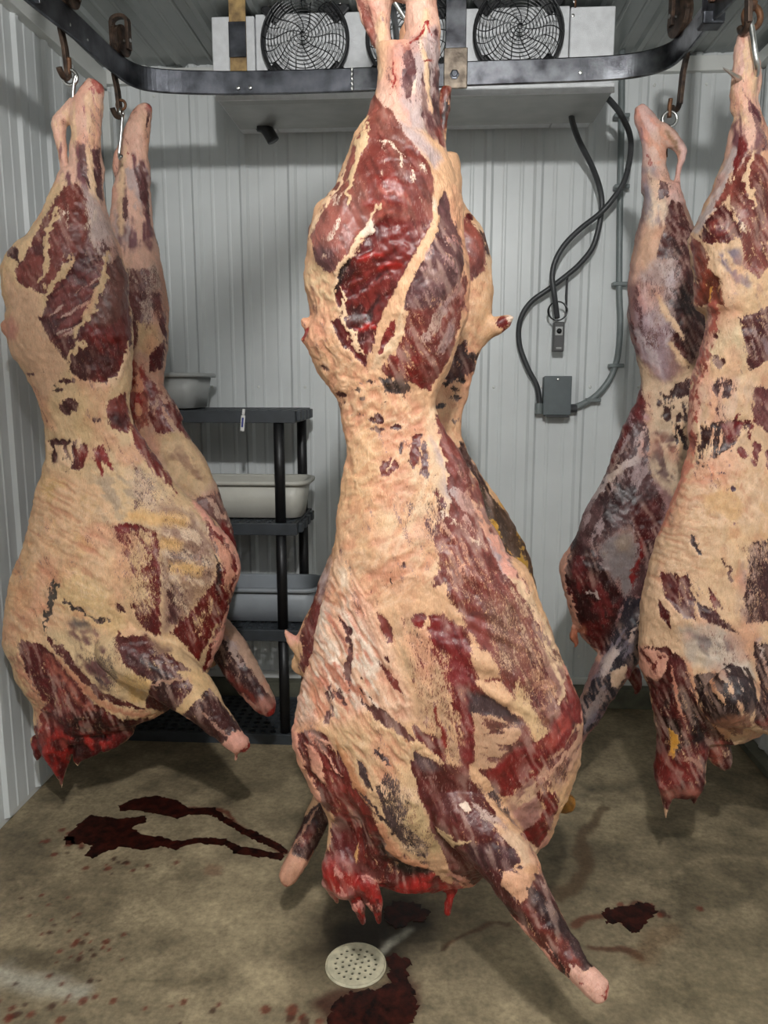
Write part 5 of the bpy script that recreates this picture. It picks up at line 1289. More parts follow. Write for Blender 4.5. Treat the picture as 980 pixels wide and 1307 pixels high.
middle_front()
# ------------------------------------------------------------------ middle rear side, mostly behind the front one
def middle_rear():
    Y = 2.12; s = Side(Y, .005)
    s.loft([(195,545,583),(260,520,592),(285,505,606),(310,490,620),(335,480,627),(380,470,629),(400,470,628),(425,470,624),(450,470,614),(480,470,604),(500,470,597),(525,470,590),(555,465,588),(575,462,595),(600,458,612),(630,448,632),(660,438,650),(700,425,671),(740,408,682),(770,397,689),(800,384,693),(830,376,690),(860,386,684),(900,400,670),(950,420,660),(1000,440,650),(1030,450,640)],
           [(195,.04,.04),(300,.11,.10),(400,.10,.10),(500,.06,.06),(560,.06,.06),(700,.10,.10),(850,.12,.10),(960,.10,.08),(1030,.05,.05)])
    s.limb('C1', [(622,372,26,Y),(615,430,24,Y),(606,490,18,Y),(596,560,20,Y),(580,640,34,Y)], 'hind_shank')
    s.limb('O', [(540,215,20,Y),(532,150,16,Y),(527,90,14,Y),(526,50,16,Y),(527,30,12,Y)], 'hind_shank')
    s.limb('C2', [(770,540,60,Y),(830,520,40,Y-.02),(880,500,34,Y-.03),(915,482,24,Y-.04)], 'pelvis_stub')
    s.limb('C2', [(905,484,14,Y-.045),(930,474,11,Y-.05)], 'pelvis_stub')
    s.limb('C4', [(140,560,70,Y),(70,540,40,Y-.01),(35,490,16,Y-.01),(16,464,7,Y-.01)], 'flank_flap')
    s.limb('C4', [(150,620,60,Y),(90,660,40,Y),(110,710,20,Y)], 'flank_flap')
    s.limb('C6', [(330,380,80,Y),(265,500,68,Y-.02),(205,630,60,Y-.05),(155,730,58,Y-.08),(120,790,58,Y-.10),(100,830,52,Y-.11),(92,850,36,Y-.11)], 'foreleg')
    s.limb('O', [(630,985,26,Y+.02),(690,1004,20,Y-.02),(714,1021,16,Y-.02),(728,1027,11,Y-.02)], 'brisket_tip')
    s.B('C2', 775,180,50,140,-5,10)
    s.P('C1', (150,62,48), [(560,330),(660,330),(640,480),(600,600),(540,700)], 3, 3); s.S('C1', BLK, 14, [(628,400),(618,460),(606,510)], 2, 4)
    s.P('C2', (172,84,74), [(700,40),(760,90),(800,150),(822,250),(800,290),(770,300),(735,240)], 3, 5)
    s.N('C2', (128,60,58), [(740,200),(820,220),(800,310),(760,300)], .45, 10, 3, 100, 6, 0, .8)
    s.S('C2', REDD, 18, [(738,45),(755,75)], 1.5, 3, 1); s.S('C2', FATL, 22, [(760,85),(800,125),(830,210),(842,310)], 2, 7, 1); s.S('C2', MUSD, 24, [(790,100),(815,160),(830,210)], 2, 5)
    s.P('C2', MUSD, [(700,590),(735,565),(745,640),(800,685),(700,730),(650,760),(640,700)], 3, 10, -2)
    s.P('C2', (66,40,38), [(735,625),(790,620),(795,660),(750,650)], 2, 7, -1)
    s.E('C2', BLK, [(715,740,20,10,0),(685,775,16,9,20),(695,808,22,10,0),(630,845,22,12,-20),(690,908,18,12,0),(650,750,18,10,0)])
    s.W('C2', [(740,290),(850,300),(830,620),(700,850),(700,980),(620,980),(700,500)], 10, 1.6, 60, 3)
    s.P('C2', RED, [(850,500),(880,470),(945,460),(950,490),(890,540)], 3, 6); s.P('C2', WHT, [(898,478),(915,462),(945,465),(945,490),(912,496)], 1.5, 2, 1)
    s.P('C3', (66,26,22), [(570,190),(620,260),(665,335),(700,420),(640,380),(560,300)], 3, 6)
    s.P('C3', (76,46,26), [(630,350),(720,430),(800,540),(850,640),(890,770),(905,930),(850,900),(760,740),(650,480)], 3, 6)
    s.N('C3', (196,152,48), [(650,380),(720,430),(800,540),(850,650),(880,780),(870,860),(800,760),(700,560)], .56, 9, 2.5, 60, 5, .5, .85)
    s.S('C3', (186,150,60), 12, [(800,580),(840,680),(862,780),(868,830)], 1.5, 6); s.S('C3', REDD, 16, [(880,790),(905,920)], 2, 3)
    s.P('C4', (122,36,34), [(205,180),(230,300),(215,500),(130,720),(100,690),(85,620),(90,530),(160,290)], 3, 6)
    s.P('C4', (120,84,84), [(290,20),(250,190),(215,330),(190,280),(240,120)], 4, 8); s.N('C4', MEM, [(290,20),(250,190),(200,330),(190,260)], .5, 8, 3, 110, 4)
    s.S('C4', FAT, 34, [(175,260),(130,370),(100,460),(92,540),(120,600)], 2, 5, 1); s.P('C4', PINK, [(0,445),(90,470),(100,540),(50,540)], 2, 3); s.S('C4', FAT, 28, [(50,620),(80,690),(115,725)], 2, 4); s.N('C4', (220,180,140), [(70,540),(130,560),(120,660),(70,650)], .45, 7, 1.5, 60, 4)
    s.P('C6', (74,28,28), [(160,560),(280,440),(330,540),(260,690),(180,770),(100,720)], 4, 4); s.S('C6', (196,150,130), 10, [(250,480),(170,620),(110,720)], 1.5, 4, 1); s.S('C6', (140,44,38), 26, [(230,570),(170,670)], 3, 4); s.S('C6', (190,140,120), 12, [(300,620),(230,700),(190,790)], 1.5, 4)
    s.P('C6', (226,176,150), [(40,840),(70,760),(110,715),(190,740),(200,810),(120,910),(70,900)], 4, 6); s.S('C6', BRT, 12, [(50,840),(90,885),(140,880)], 2, 5, 0, .7)
    s.P('O', (196,128,52), [(690,990),(750,1005),(750,1050),(690,1046)], 3, 3)
    s.finish('beef_side', 'side of beef half hidden behind the largest one in the middle, yellow-brown inner edge', GRP, FAT, (MUSD, FATY), 545, 23)
middle_rear()

# ------------------------------------------------------------------ left front side
def left_front():
    Y = 2.56; s = Side(Y, .0042)
    R = s.rows('A', [(320,228,368),(400,205,373),(460,178,380),(520,150,392),(580,108,418),(615,60,430),(650,30,440),(700,10,449),(760,22,459),(830,38,469),(880,34,475),(930,36,480),(970,42,479),(1020,70,478),(1080,100,476),(1130,130,472),(1180,150,468)], 0)
    R += s.rows('B', [(0,150,440),(60,154,475),(120,150,520),(150,142,540),(200,130,575),(250,118,625),(290,110,680),(350,94,730),(410,78,772),(440,70,784),(480,54,790),(500,46,787),(540,36,775),(600,26,757),(650,20,744),(690,14,736),(720,14,730),(745,22,722),(770,38,706),(800,46,696),(830,52,680),(880,90,650),(930,130,570),(965,145,520),(1000,130,430),(1020,120,380)], 0)
    s.loft(R, [(212,.05,.05),(280,.09,.07),(350,.12,.10),(430,.12,.09),(500,.085,.07),(560,.07,.06),(640,.095,.07),(740,.13,.08),(830,.13,.08),(900,.11,.08),(935,.05,.05)])
    s.limb('A', [(342,28,34,Y),(325,80,48,Y),(312,150,52,Y),(308,220,48,Y),(315,300,58,Y),(310,360,66,Y)], 'hind_shank')
    s.limb('A', [(290,80,28,Y),(250,130,30,Y),(218,160,28,Y),(216,200,26,Y),(225,260,17,Y),(234,330,15,Y),(250,400,24,Y)], 'hind_shank')
    s.limb('A', [(70,900,46,Y-.02),(35,905,32,Y-.03),(20,915,20,Y-.03)], None)
    s.limb('A', [(70,650,50,Y),(45,640,26,Y),(38,632,16,Y)])
    s.limb('B', [(400,720,95,Y-.08),(520,800,100,Y-.11),(600,860,88,Y-.13),(645,900,76,Y-.14)])
    s.limb('B', [(630,880,80,Y-.14),(670,930,70,Y-.16),(710,975,56,Y-.17),(745,1012,44,Y-.18),(775,1045,38,Y-.19),(800,1062,32,Y-.19),(808,1070,20,Y-.19)], 'foreleg')
    s.limb('B', [(778,1085,10,Y-.19),(776,1112,3,Y-.19)], 'foreleg')
    s.limb('B', [(140,800,70,Y),(180,900,75,Y),(190,1000,80,Y),(190,1060,66,Y),(195,1120,34,Y),(200,1170,14,Y),(204,1205,4,Y)], 'neck', .8)
    s.limb('B', [(250,980,80,Y),(300,1040,60,Y),(260,1100,24,Y),(255,1130,8,Y)], 'neck', .7)
    s.limb('B', [(380,960,60,Y),(400,1010,44,Y),(340,1070,22,Y)], 'neck', .7)
    s.limb('B', [(130,1040,30,Y),(125,1090,16,Y),(122,1112,6,Y)], 'neck')
    s.B('A',230,560,90,200,15,16); s.B('A',420,780,60,130,20,10); s.B('A',250,820,110,160,30,-8); s.B('B',350,800,180,120,25,16); s.B('B',300,480,160,260,10,14)
    for (y0, y1) in ((300,330),(370,400),(440,470),(510,540)): s.B('B',610,(y0+y1)/2,130,26,15,6)
    s.B('B',160,960,70,140,0,-10)
    # paint
    s.P('A', PKF, [(180,130),(280,-10),(390,-10),(390,400),(435,640),(380,640),(330,480),(260,370),(210,370)], 3, 4)
    s.N('A', (206,110,110), [(300,0),(380,10),(370,300),(280,260)], .56, 10, 2, 80, 8, 0, .7); s.P('A', (214,110,104), [(330,-5),(380,10),(372,60),(345,50)], 4, 5)
    s.N('A', (126,84,92), [(215,230),(370,200),(390,420),(330,470),(240,380)], .52, 7, 6, 84, 6, 0, .6); s.N('A', FATL, [(200,120),(370,60),(380,440),(220,380)], .58, 6, 6, 84, 6, .5, .7)
    s.P('A', MUSP, [(282,235),(306,240),(326,400),(292,340)], 2, 3, -1); s.P('A', MUSP, [(332,260),(364,255),(378,450),(348,420)], 2, 4, -1); s.S('A', FATL, 12, [(320,240),(330,340),(350,440)], 1.2, 3, 1)
    s.P('A', (128,56,55), [(235,390),(290,385),(380,520),(440,660),(470,800),(480,960),(440,1080),(380,1110),(300,1090),(240,1030),(140,930),(170,800),(110,765),(60,740),(60,690),(120,590),(200,440)], 4, 7, -1)
    s.P('A', (150,66,60), [(232,390),(280,378),(330,480),(302,600),(272,660),(182,745),(168,700),(200,560),(214,440)], 3, 5); s.P('A', MUS, [(118,580),(192,462),(182,535),(132,595)], 2, 5); s.P('A', (150,66,60), [(58,700),(105,640),(150,655),(148,730),(105,765)], 3, 6)
    s.P('A', (206,190,188), [(300,400),(345,440),(400,560),(425,640),(395,680),(330,600)], 8, 10, .5, .85); s.N('A', MUSP, [(300,420),(420,600),(380,670),(300,560)], .58, 9, 3, 70, 6, -.5, .7)
    s.N('A', WHT, [(200,420),(330,480),(290,640),(190,720)], .62, 8, 4, 100, 8, .5, .6)
    s.E('A', MUSD, [(48,632,24,22,0),(64,652,8,10,0)])
    s.P('A', (100,34,38), [(168,810),(268,650),(372,650),(388,740),(335,860),(292,920),(250,1030),(195,985),(138,930)], 3, 6, -3)
    s.N('A', (150,70,70), [(180,780),(370,660),(360,800),(260,1000),(160,930)], .56, 8, 4, 150, 8, 1, .8); s.N('A', (206,176,168), [(180,800),(360,680),(340,800),(280,960),(170,920)], .59, 5, 5, 150, 6, .6, .7)
    s.P('A', (138,84,80), [(402,680),(440,655),(468,780),(442,860),(385,900),(330,890),(372,790)], 3, 5, 1); s.N('A', (196,170,168), [(400,680),(460,780),(380,890)], .58, 6, 3, 60, 5, 0, .6)
    s.S('A', FATY, 24, [(388,630),(376,740),(322,850),(258,945)], 1.5, 5, 2.5); s.S('A', FATY, 24, [(262,645),(205,740),(150,790)], 1.5, 6, 2); s.S('A', FATY, 22, [(212,470),(180,560),(165,680),(150,740)], 1.5, 6, 2)
    s.P('A', (140,40,38), [(318,900),(395,905),(440,960),(452,1050),(385,1115),(340,1040),(300,960)], 3, 7, -2); s.N('A', MUSD, [(320,940),(450,980),(400,1100),(340,1030)], .5, 12, 2, 60, 8, -1)
    s.P('A', MUSD, [(258,990),(330,975),(355,1060),(305,1095),(248,1060)], 2, 6, -1); s.S('A', FATY, 18, [(250,1030),(280,970),(320,960)], 1.5, 6, 2); s.S('A', FATL, 22, [(480,960),(440,1060),(380,1120),(320,1110)], 2, 7, 2)
    s.P('A', (224,190,160), [(20,700),(60,760),(140,780),(150,900),(240,1040),(160,1180),(90,1060),(20,960)], 8, 8, 0)
    s.E('A', MUSD, [(250,1190,36,30,-20),(150,875,14,7,30),(240,1098,32,10,-8),(110,1075,14,6,0),(215,1130,14,8,0)]); s.N('A', (110,84,76), [(150,1050),(260,1080),(300,1150),(180,1160)], .60, 7, 2, 10, 8, -.6, .8)
    s.P('A', MUS, [(385,1220),(400,1165),(455,1140),(475,1230),(470,1290),(405,1270)], 2.5, 6, -1); s.E('A', MUSD, [(430,1240,36,22,20),(350,1240,20,10,0)])
    s.P('A', (214,156,140), [(0,890),(40,870),(60,900),(50,940),(10,950)], 4, 5)
    # trunk
    s.P('B', MUSD, [(158,55),(275,60),(262,158),(172,148)], 1.5, 4, -4); s.N('B', FATL, [(160,60),(280,60),(260,155),(180,150)], .50, 5, 5, 84, 3, 3, .95)
    s.P('B', (150,44,42), [(250,90),(285,65),(290,110),(262,155)], 1.5, 4, -1); s.P('B', (160,44,42), [(305,80),(340,70),(355,105),(380,155),(365,160),(335,115),(350,195),(330,170)], 1.5, 4, -1)
    s.S('B', FATY, 14, [(150,130),(180,155),(260,160)], 1.5, 4, 3)
    s.P('B', (238,204,166), [(150,150),(330,200),(420,420),(470,690),(380,700),(200,720),(0,740),(0,560),(60,420)], 14, 14, 0)
    s.P('B', (234,206,158), [(230,460),(340,540),(420,640),(390,700),(280,650),(190,600),(170,520)], 12, 14, 0)
    s.N('B', (222,188,132), [(120,160),(300,220),(320,420),(180,420)], .56, 26, 2, 60, 20, 0, .5)
    s.W('B', [(130,160),(300,220),(420,420),(340,460),(60,440),(90,330)], 6, 6, 28, 3.2); s.W('B', [(20,460),(300,440),(420,640),(300,660),(20,720)], 9, 3, 30, 2.0)
    s.N('B', (190,172,148), [(300,170),(440,130),(560,260),(520,340),(360,400)], .52, 10, 2, 30, 16, 0, .7)
    s.P('B', (146,58,56), [(428,-5),(470,20),(560,175),(590,235),(510,170),(445,70)], 3, 6, 0); s.P('B', (120,66,64), [(440,140),(505,190),(520,260),(440,290)], 6, 9, 0, .7); s.N('B', (220,196,170), [(420,60),(600,240),(600,330),(440,260)], .55, 8, 3, 55, 10, .4, .7)
    s.P('B', (140,36,36), [(372,340),(420,330),(520,350),(530,520),(527,695),(470,665),(430,600),(505,580),(430,480)], 3, 9, -1.5)
    s.N('B', (224,194,154), [(360,330),(500,340),(470,560),(520,600),(480,680),(420,620)], .50, 5, 4, 58, 6, 1, .9)
    s.P('B', (112,24,28), [(430,590),(490,600),(522,640),(516,705),(455,655)], 2, 7, -1)
    s.P('B', (168,140,122), [(530,270),(640,300),(712,420),(692,540),(600,640),(540,690)], 8, 10, 0); s.N('B', (110,72,68), [(540,300),(700,400),(690,540),(560,680)], .50, 16, 2.5, 20, 12, -1, .8); s.N('B', (226,206,180), [(530,260),(700,360),(700,500),(560,690)], .58, 6, 2.5, 50, 10, .5, .7)
    s.P('B', (96,48,50), [(545,520),(605,530),(608,600),(560,655)], 7, 8, -1)
    for (x, y, rx) in ((560,320,60),(565,402,34),(615,480,50),(470,310,50)): s.P('B', (234,196,138), [(x-rx,y-14),(x,y-20),(x+rx,y-4),(x+rx*.8,y+18),(x,y+14),(x-rx,y+8)], 6, 9, 1)
    s.P('B', (126,28,27), [(560,690),(640,610),(705,520),(722,470),(748,560),(700,690),(650,790),(610,730)], 3, 6, 1); s.N('B', (206,166,130), [(600,650),(680,580),(690,660),(640,720)], .54, 6, 4, 125, 6, .6, .8)
    s.P('B', (132,26,26), [(660,275),(720,340),(780,410),(792,490),(755,640),(700,800),(660,830),(700,700),(735,560),(728,460),(690,370)], 2.5, 5, 0); s.S('B', PINK, 20, [(640,262),(700,335),(772,412),(790,490),(768,590),(735,690),(690,800)], 1.5, 5, 2.5, 1, False); s.P('B', (216,160,136), [(700,370),(755,420),(770,500),(745,560),(735,470)], 4, 8, 1, .85); s.S('B', BLK, 10, [(705,390),(722,480),(715,560)], 2, 4, -3)
    s.Z('B', [(360,330),(500,340),(515,560),(500,680),(430,600),(400,460)], .52, 8, .7); s.Z('B', [(530,290),(640,300),(705,420),(680,540),(590,620),(540,560)], .42, 10, .75); s.Z('B', [(420,100),(560,200),(600,300),(460,300)], .36, 10, .7); s.Z('B', [(620,640),(690,560),(690,650),(640,720)], .6, 5, .7)
    s.S('B', (92,78,74), 20, [(180,500),(178,550),(155,620),(146,690)], 3, 7, -2); s.S('B', (86,66,66), 14, [(215,585),(260,610),(300,645),(370,655)], 1.5, 6, -2.5); s.P('B', (126,116,112), [(235,650),(280,650),(318,690),(280,705),(240,680)], 4, 9, -1); s.S('B', MUSD, 9, [(385,595),(420,630)], 1.2, 4, -1.5); s.S('B', BLK, 7, [(300,640),(340,660)], 1, 3, -1); s.S('B', RED, 10, [(388,685),(400,705)], 1.2, 4)
    s.P('B', (228,206,166), [(150,690),(300,680),(390,720),(480,860),(470,930),(360,900),(250,790)], 8, 10, 0); s.P('B', (110,80,84), [(290,770),(372,758),(392,830),(362,885),(310,830)], 4, 12, -1); s.N('B', (120,84,84), [(230,660),(400,720),(480,880),(380,900),(260,780)], .60, 9, 2, 40, 10, -.6, .8); s.N('B', (224,192,134), [(400,820),(500,840),(480,920),(410,900)], .5, 12, 1.5, 30, 8, 0, .7)
    s.S('B', (112,44,44), 30, [(150,705),(240,790),(330,890),(470,945)], 2, 5, -1); s.S('B', (204,150,120), 18, [(170,760),(280,880),(380,950),(500,965)], 1.5, 5, 1.5)
    s.Z('B', [(240,660),(400,720),(480,880),(380,890),(270,770)], .35, 10, .7)
    s.P('B', (104,36,35), [(375,705),(480,698),(600,795),(665,845),(640,905),(560,955),(480,935),(500,850),(420,800)], 2.5, 6, .5); s.N('B', (70,30,32), [(400,720),(600,820),(560,940),(480,880)], .5, 14, 2, 40, 10, 0, .7); s.S('B', (176,140,128), 12, [(500,860),(580,850),(650,840)], 1.5, 5, 1); s.P('B', (120,90,92), [(470,700),(560,750),(520,760)], 5, 6, 0, .7)
    s.P('B', (226,196,150), [(585,820),(660,815),(690,850),(692,900),(655,920),(600,965),(565,965),(612,905),(640,865)], 3, 5, 1.5)
    s.P('B', (84,38,38), [(600,960),(690,870),(760,960),(810,1030),(740,1060),(680,1030)], 3, 4, 0); s.S('B', (170,130,120), 8, [(640,930),(720,1000),(770,1050)], 1.2, 4, 1); s.S('B', (200,150,130), 12, [(610,980),(680,1030),(740,1090)], 1.5, 4, 1)
    s.P('B', (230,176,160), [(720,1075),(760,1020),(800,1010),(840,1050),(800,1110),(760,1105)], 3, 6, 1); s.S('B', BRT, 12, [(780,1090),(815,1070),(830,1050)], 2, 5, 0, .8)
    s.P('B', (112,24,27), [(55,718),(140,725),(200,795),(300,915),(400,980),(540,965),(430,1060),(300,1110),(240,1240),(80,1130),(100,1040),(130,930),(90,840)], 3, 7, -2); s.N('B', (170,70,64), [(80,740),(200,800),(300,940),(260,1080),(120,1080),(140,920)], .58, 10, 3, 70, 10, 1, .75); s.N('B', (56,14,16), [(240,960),(480,960),(380,1080),(200,1100)], .5, 12, 1.6, 20, 10, -2, .8); s.S('B', (204,150,128), 18, [(40,770),(90,850),(130,930),(118,1020)], 2, 8, 2.5); s.S('B', (190,100,86), 14, [(150,760),(210,850),(300,950)], 2, 7, 1.5); s.N('B', (190,44,40), [(90,1010),(280,1030),(420,1000),(320,1110),(220,1200),(100,1120)], .55, 9, 1.5, 60, 8, 1.5, .7)
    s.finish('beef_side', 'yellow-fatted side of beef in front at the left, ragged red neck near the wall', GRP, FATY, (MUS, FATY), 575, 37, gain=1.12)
left_front()

# ------------------------------------------------------------------ left rear side
def left_rear():
    Y = 3.0; s = Side(Y, .0055)
    R = s.rows('A', [(345,428,540),(450,408,545),(540,402,551),(600,410,566),(680,415,582),(780,420,600),(880,425,609),(980,425,606),(1050,425,596),(1110,420,590),(1180,420,630),(1240,420,664)], 0)
    R += s.rows('B', [(0,430,594),(60,435,632),(150,450,690),(250,460,728),(340,470,760),(400,480,776),(460,485,776),(540,490,765),(620,500,745),(700,520,735),(780,560,720),(810,590,700)], 0)
    s.loft(R, [(220,.05,.05),(300,.08,.08),(420,.09,.09),(480,.06,.06),(560,.06,.06),(700,.11,.08),(800,.10,.08),(854,.05,.05)])
    s.limb('A', [(534,98,20,Y),(515,140,34,Y),(498,200,44,Y),(490,270,46,Y),(488,350,54,Y),(486,420,60,Y)], 'hind_shank')
    s.limb('A', [(450,250,22,Y),(428,290,20,Y),(424,320,20,Y),(432,370,14,Y),(440,440,20,Y)], 'hind_shank')
    s.limb('B', [(700,690,70,Y-.02),(745,735,66,Y-.04),(795,810,58,Y-.06),(840,880,48,Y-.08),(870,925,42,Y-.09),(882,948,28,Y-.09)], 'foreleg')
    s.P('A', PKF, [(400,70),(570,70),(560,400),(570,560),(580,690),(440,690),(400,540)], 4, 4); s.N('A', MEM, [(430,300),(540,300),(570,560),(420,600)], .56, 9, 3, 85, 6, 0, .7); s.P('A', (210,110,104), [(530,75),(560,90),(545,130),(525,110)], 3, 4); s.S('A', MUSP, 10, [(545,120),(530,190)], 1.2, 3)
    s.N('A', (126,84,92), [(430,300),(545,280),(560,600),(420,620)], .54, 7, 6, 86, 6, 0, .6)
    s.P('A', MUSP, [(488,330),(515,305),(540,390),(540,500),(512,440)], 2, 4); s.P('A', MUSP, [(445,430),(465,440),(460,520),(440,500)], 2, 5); s.S('A', BRT, 10, [(470,270),(485,290)], 2, 5); s.S('A', FATL, 12, [(455,250),(440,400),(440,560)], 1.5, 3, 1)
    s.P('A', (130,70,72), [(440,690),(560,690),(592,780),(560,860),(500,960),(470,1000)], 6, 10); s.N('A', (216,196,184), [(440,680),(580,700),(600,900),(500,1000)], .52, 9, 3, 70, 8, .4, .75)
    s.P('A', (120,36,38), [(570,810),(602,850),(604,960),(582,910)], 2, 6); s.P('A', (110,34,38), [(545,980),(602,950),(592,1050),(540,1070)], 3, 8); s.P('A', FATY, [(500,880),(570,900),(580,960),(540,1000),(500,980)], 5, 10)
    s.P('A', (196,104,90), [(470,1010),(520,1060),(545,1150),(535,1260),(500,1280),(460,1180)], 4, 8, -1); s.N('A', BRT, [(470,1010),(530,1080),(540,1250),(470,1240)], .52, 9, 2, 80, 5, 1, .8); s.N('A', (236,176,140), [(470,1040),(530,1100),(530,1260),(480,1240)], .58, 9, 1.6, 80, 5, 1, .8)
    s.P('A', (140,54,52), [(530,1080),(570,1120),(640,1200),(700,1310),(580,1310),(545,1230)], 3, 6); s.S('A', REDD, 12, [(592,1110),(640,1190),(690,1290)], 2, 3); s.N('A', (206,176,160), [(540,1100),(680,1290),(580,1300)], .55, 8, 4, 60, 6)
    s.Z('A', [(450,690),(580,700),(600,860),(500,900)], .66, 8, .6)
    s.P('B', FATY, [(510,40),(600,30),(700,170),(650,270),(560,170)], 6, 8); s.N('B', (170,136,110), [(520,50),(680,170),(640,260)], .54, 8, 4, 55, 8, -.6, .7); s.P('B', (150,96,92), [(640,250),(735,225),(782,400),(700,350)], 5, 9); s.N('B', (220,196,180), [(620,200),(760,260),(780,400),(660,300)], .52, 8, 3, 60, 8, .4, .8); s.S('B', (140,30,30), 26, [(735,330),(765,390),(780,470)], 3, 5); s.P('B', (150,36,34), [(640,268),(700,330),(700,370),(650,310)], 3, 4)
    s.P('B', (82,38,40), [(690,700),(760,720),(850,850),(910,930),(840,930),(720,850)], 4, 4); s.S('B', (206,150,136), 26, [(700,830),(780,900),(860,975)], 2, 5, 1); s.S('B', (190,174,174), 20, [(742,700),(770,760),(800,800)], 3, 5); s.S('B', (150,60,54), 14, [(720,800),(800,880),(850,930)], 2, 4)
    s.P('B', (214,140,130), [(830,960),(860,905),(905,905),(920,950),(880,1000)], 4, 6); s.S('B', BRT, 14, [(850,960),(885,975),(905,935)], 2.5, 5, 0, .8)
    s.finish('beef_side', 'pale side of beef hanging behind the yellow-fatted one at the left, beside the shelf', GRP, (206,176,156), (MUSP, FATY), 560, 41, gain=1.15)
left_rear()

# ------------------------------------------------------------------ right rear side
def right_rear():
    Y = 2.82; s = Side(Y, .0052)
    R = s.rows('F', [(370,350,470),(450,345,492),(520,330,516),(600,310,542),(660,302,562),(760,290,585),(850,287,600),(920,300,604),(1000,318,606),(1060,330,606),(1120,335,606),(1180,312,606),(1240,285,606)], 0)
    R += s.rows('G', [(0,247,520),(60,222,510),(100,204,500),(200,165,485),(260,126,470),(300,104,460),(360,92,450),(410,60,440),(440,42,430),(470,36,420),(520,48,400),(570,58,385),(610,70,370),(660,92,350),(700,118,340),(735,155,330),(752,190,310)], 0)
    s.loft(R, [(230,.05,.05),(320,.09,.08),(420,.10,.09),(490,.07,.06),(560,.07,.06),(680,.11,.08),(780,.11,.08),(840,.05,.05)])
    s.limb('F', [(332,108,22,Y),(345,140,32,Y),(368,190,38,Y),(382,250,38,Y),(385,320,40,Y),(390,400,52,Y)], 'hind_shank')
    s.limb('F', [(395,190,30,Y),(440,220,28,Y),(478,258,20,Y),(482,290,16,Y),(470,340,11,Y),(466,400,12,Y),(460,460,24,Y)], 'hind_shank')
    s.limb('G', [(330,560,80,Y-.03),(280,650,74,Y-.05),(235,730,66,Y-.06),(190,810,58,Y-.07),(150,890,46,Y-.08),(112,960,38,Y-.09),(85,1010,32,Y-.10),(60,1050,28,Y-.10)], 'foreleg')
    s.limb('G', [(72,560,16,Y),(80,630,7,Y),(82,650,8,Y),(78,685,15,Y),(90,705,10,Y),(84,722,6,Y)], 'fat_drop')
    s.limb('G', [(270,800,26,Y),(285,840,18,Y),(280,870,8,Y)], 'neck')
    s.P('F', (228,198,194), [(300,80),(345,80),(500,250),(490,440),(440,460),(345,390)], 4, 4); s.S('F', (110,110,170), 12, [(340,180),(352,215)], 1.5, 4); s.S('F', BRT, 14, [(362,270),(372,320)], 2, 6, 0, .7); s.N('F', PINK, [(310,90),(400,150),(480,260),(400,320)], .52, 9, 3, 60, 6, 0, .7); s.S('F', (130,100,80), 6, [(428,190),(445,220),(480,270)], 1, 4)
    s.P('F', (158,158,180), [(350,330),(385,325),(420,420),(400,540),(360,540)], 5, 7); s.N('F', WHT, [(350,330),(440,360),(440,560),(350,560)], .55, 8, 4, 85, 6, .3, .8); s.P('F', MUSP, [(400,370),(440,380),(435,430),(400,440)], 3, 6)
    s.P('F', (104,40,38), [(440,440),(480,450),(525,560),(560,700),(580,900),(510,1050),(450,960),(400,790),(390,630),(420,560)], 5, 8); s.N('F', (60,20,20), [(430,560),(540,700),(570,900),(500,1040),(430,850)], .5, 16, 2, 70, 12, -1.5, .8)
    s.P('F', (226,190,172), [(340,530),(400,555),(390,640),(350,720),(310,740),(305,660)], 6, 8); s.P('F', (172,154,164), [(335,720),(400,660),(470,660),(430,800),(430,1000),(420,1095),(345,1010),(318,870)], 8, 12); s.N('F', (206,198,206), [(330,700),(460,660),(420,1080),(330,980)], .52, 9, 4, 75, 8, .3, .75); s.N('F', (120,70,76), [(300,720),(400,700),(400,1000),(320,940)], .55, 12, 2.5, 80, 8, 0, .8)
    s.Z('F', [(330,700),(460,670),(430,1000),(340,980)], .45, 9, .7)
    s.S('F', FATL, 18, [(398,788),(440,870),(488,948)], 1.2, 3, 2); s.S('F', FATL, 18, [(445,958),(475,1010),(515,1050)], 1.5, 5, 2); s.S('F', (120,24,28), 16, [(290,840),(305,930),(320,1000)], 1.5, 3)
    s.P('F', (222,200,172), [(325,1020),(380,1090),(430,1110),(540,1040),(560,1310),(380,1310),(345,1150)], 5, 9); s.P('F', (74,34,34), [(440,1135),(480,1100),(525,1090),(515,1150),(470,1165)], 2, 8, -2); s.E('F', (80,40,40), [(430,1220,14,30,0),(470,1240,10,26,0),(500,1280,12,24,0),(400,1180,10,14,0)]); s.N('F', (80,50,48), [(390,1150),(540,1100),(540,1310),(400,1310)], .56, 6, 4, 86, 5, -2, .85)
    s.P('F', (128,44,48), [(335,1115),(352,1190),(330,1310),(240,1310),(300,1200)], 3, 6); s.N('F', (190,170,190), [(290,1210),(345,1230),(330,1310),(270,1310)], .5, 9, 3, 60, 6)
    s.P('G', (104,66,70), [(240,0),(330,0),(330,180),(380,260),(300,560),(240,560),(60,420),(130,240)], 6, 8); s.N('G', (170,154,158), [(240,0),(340,40),(340,250),(250,540),(140,420),(110,320)], .52, 10, 4, 110, 10, .4, .75); s.N('G', (60,26,30), [(200,150),(340,250),(300,500),(200,500),(110,330)], .56, 16, 3, 115, 10, -1, .8)
    s.P('G', (220,202,176), [(315,0),(450,0),(455,140),(410,235),(335,165)], 5, 9); s.N('G', (120,96,92), [(330,20),(450,40),(420,220),(340,160)], .55, 9, 2, 70, 8, -.6, .7); s.P('G', (60,30,32), [(395,0),(445,10),(445,95),(415,85)], 2, 4, -3); s.N('G', FATL, [(395,0),(445,10),(445,95),(415,85)], .5, 5, 5, 88, 2, 2)
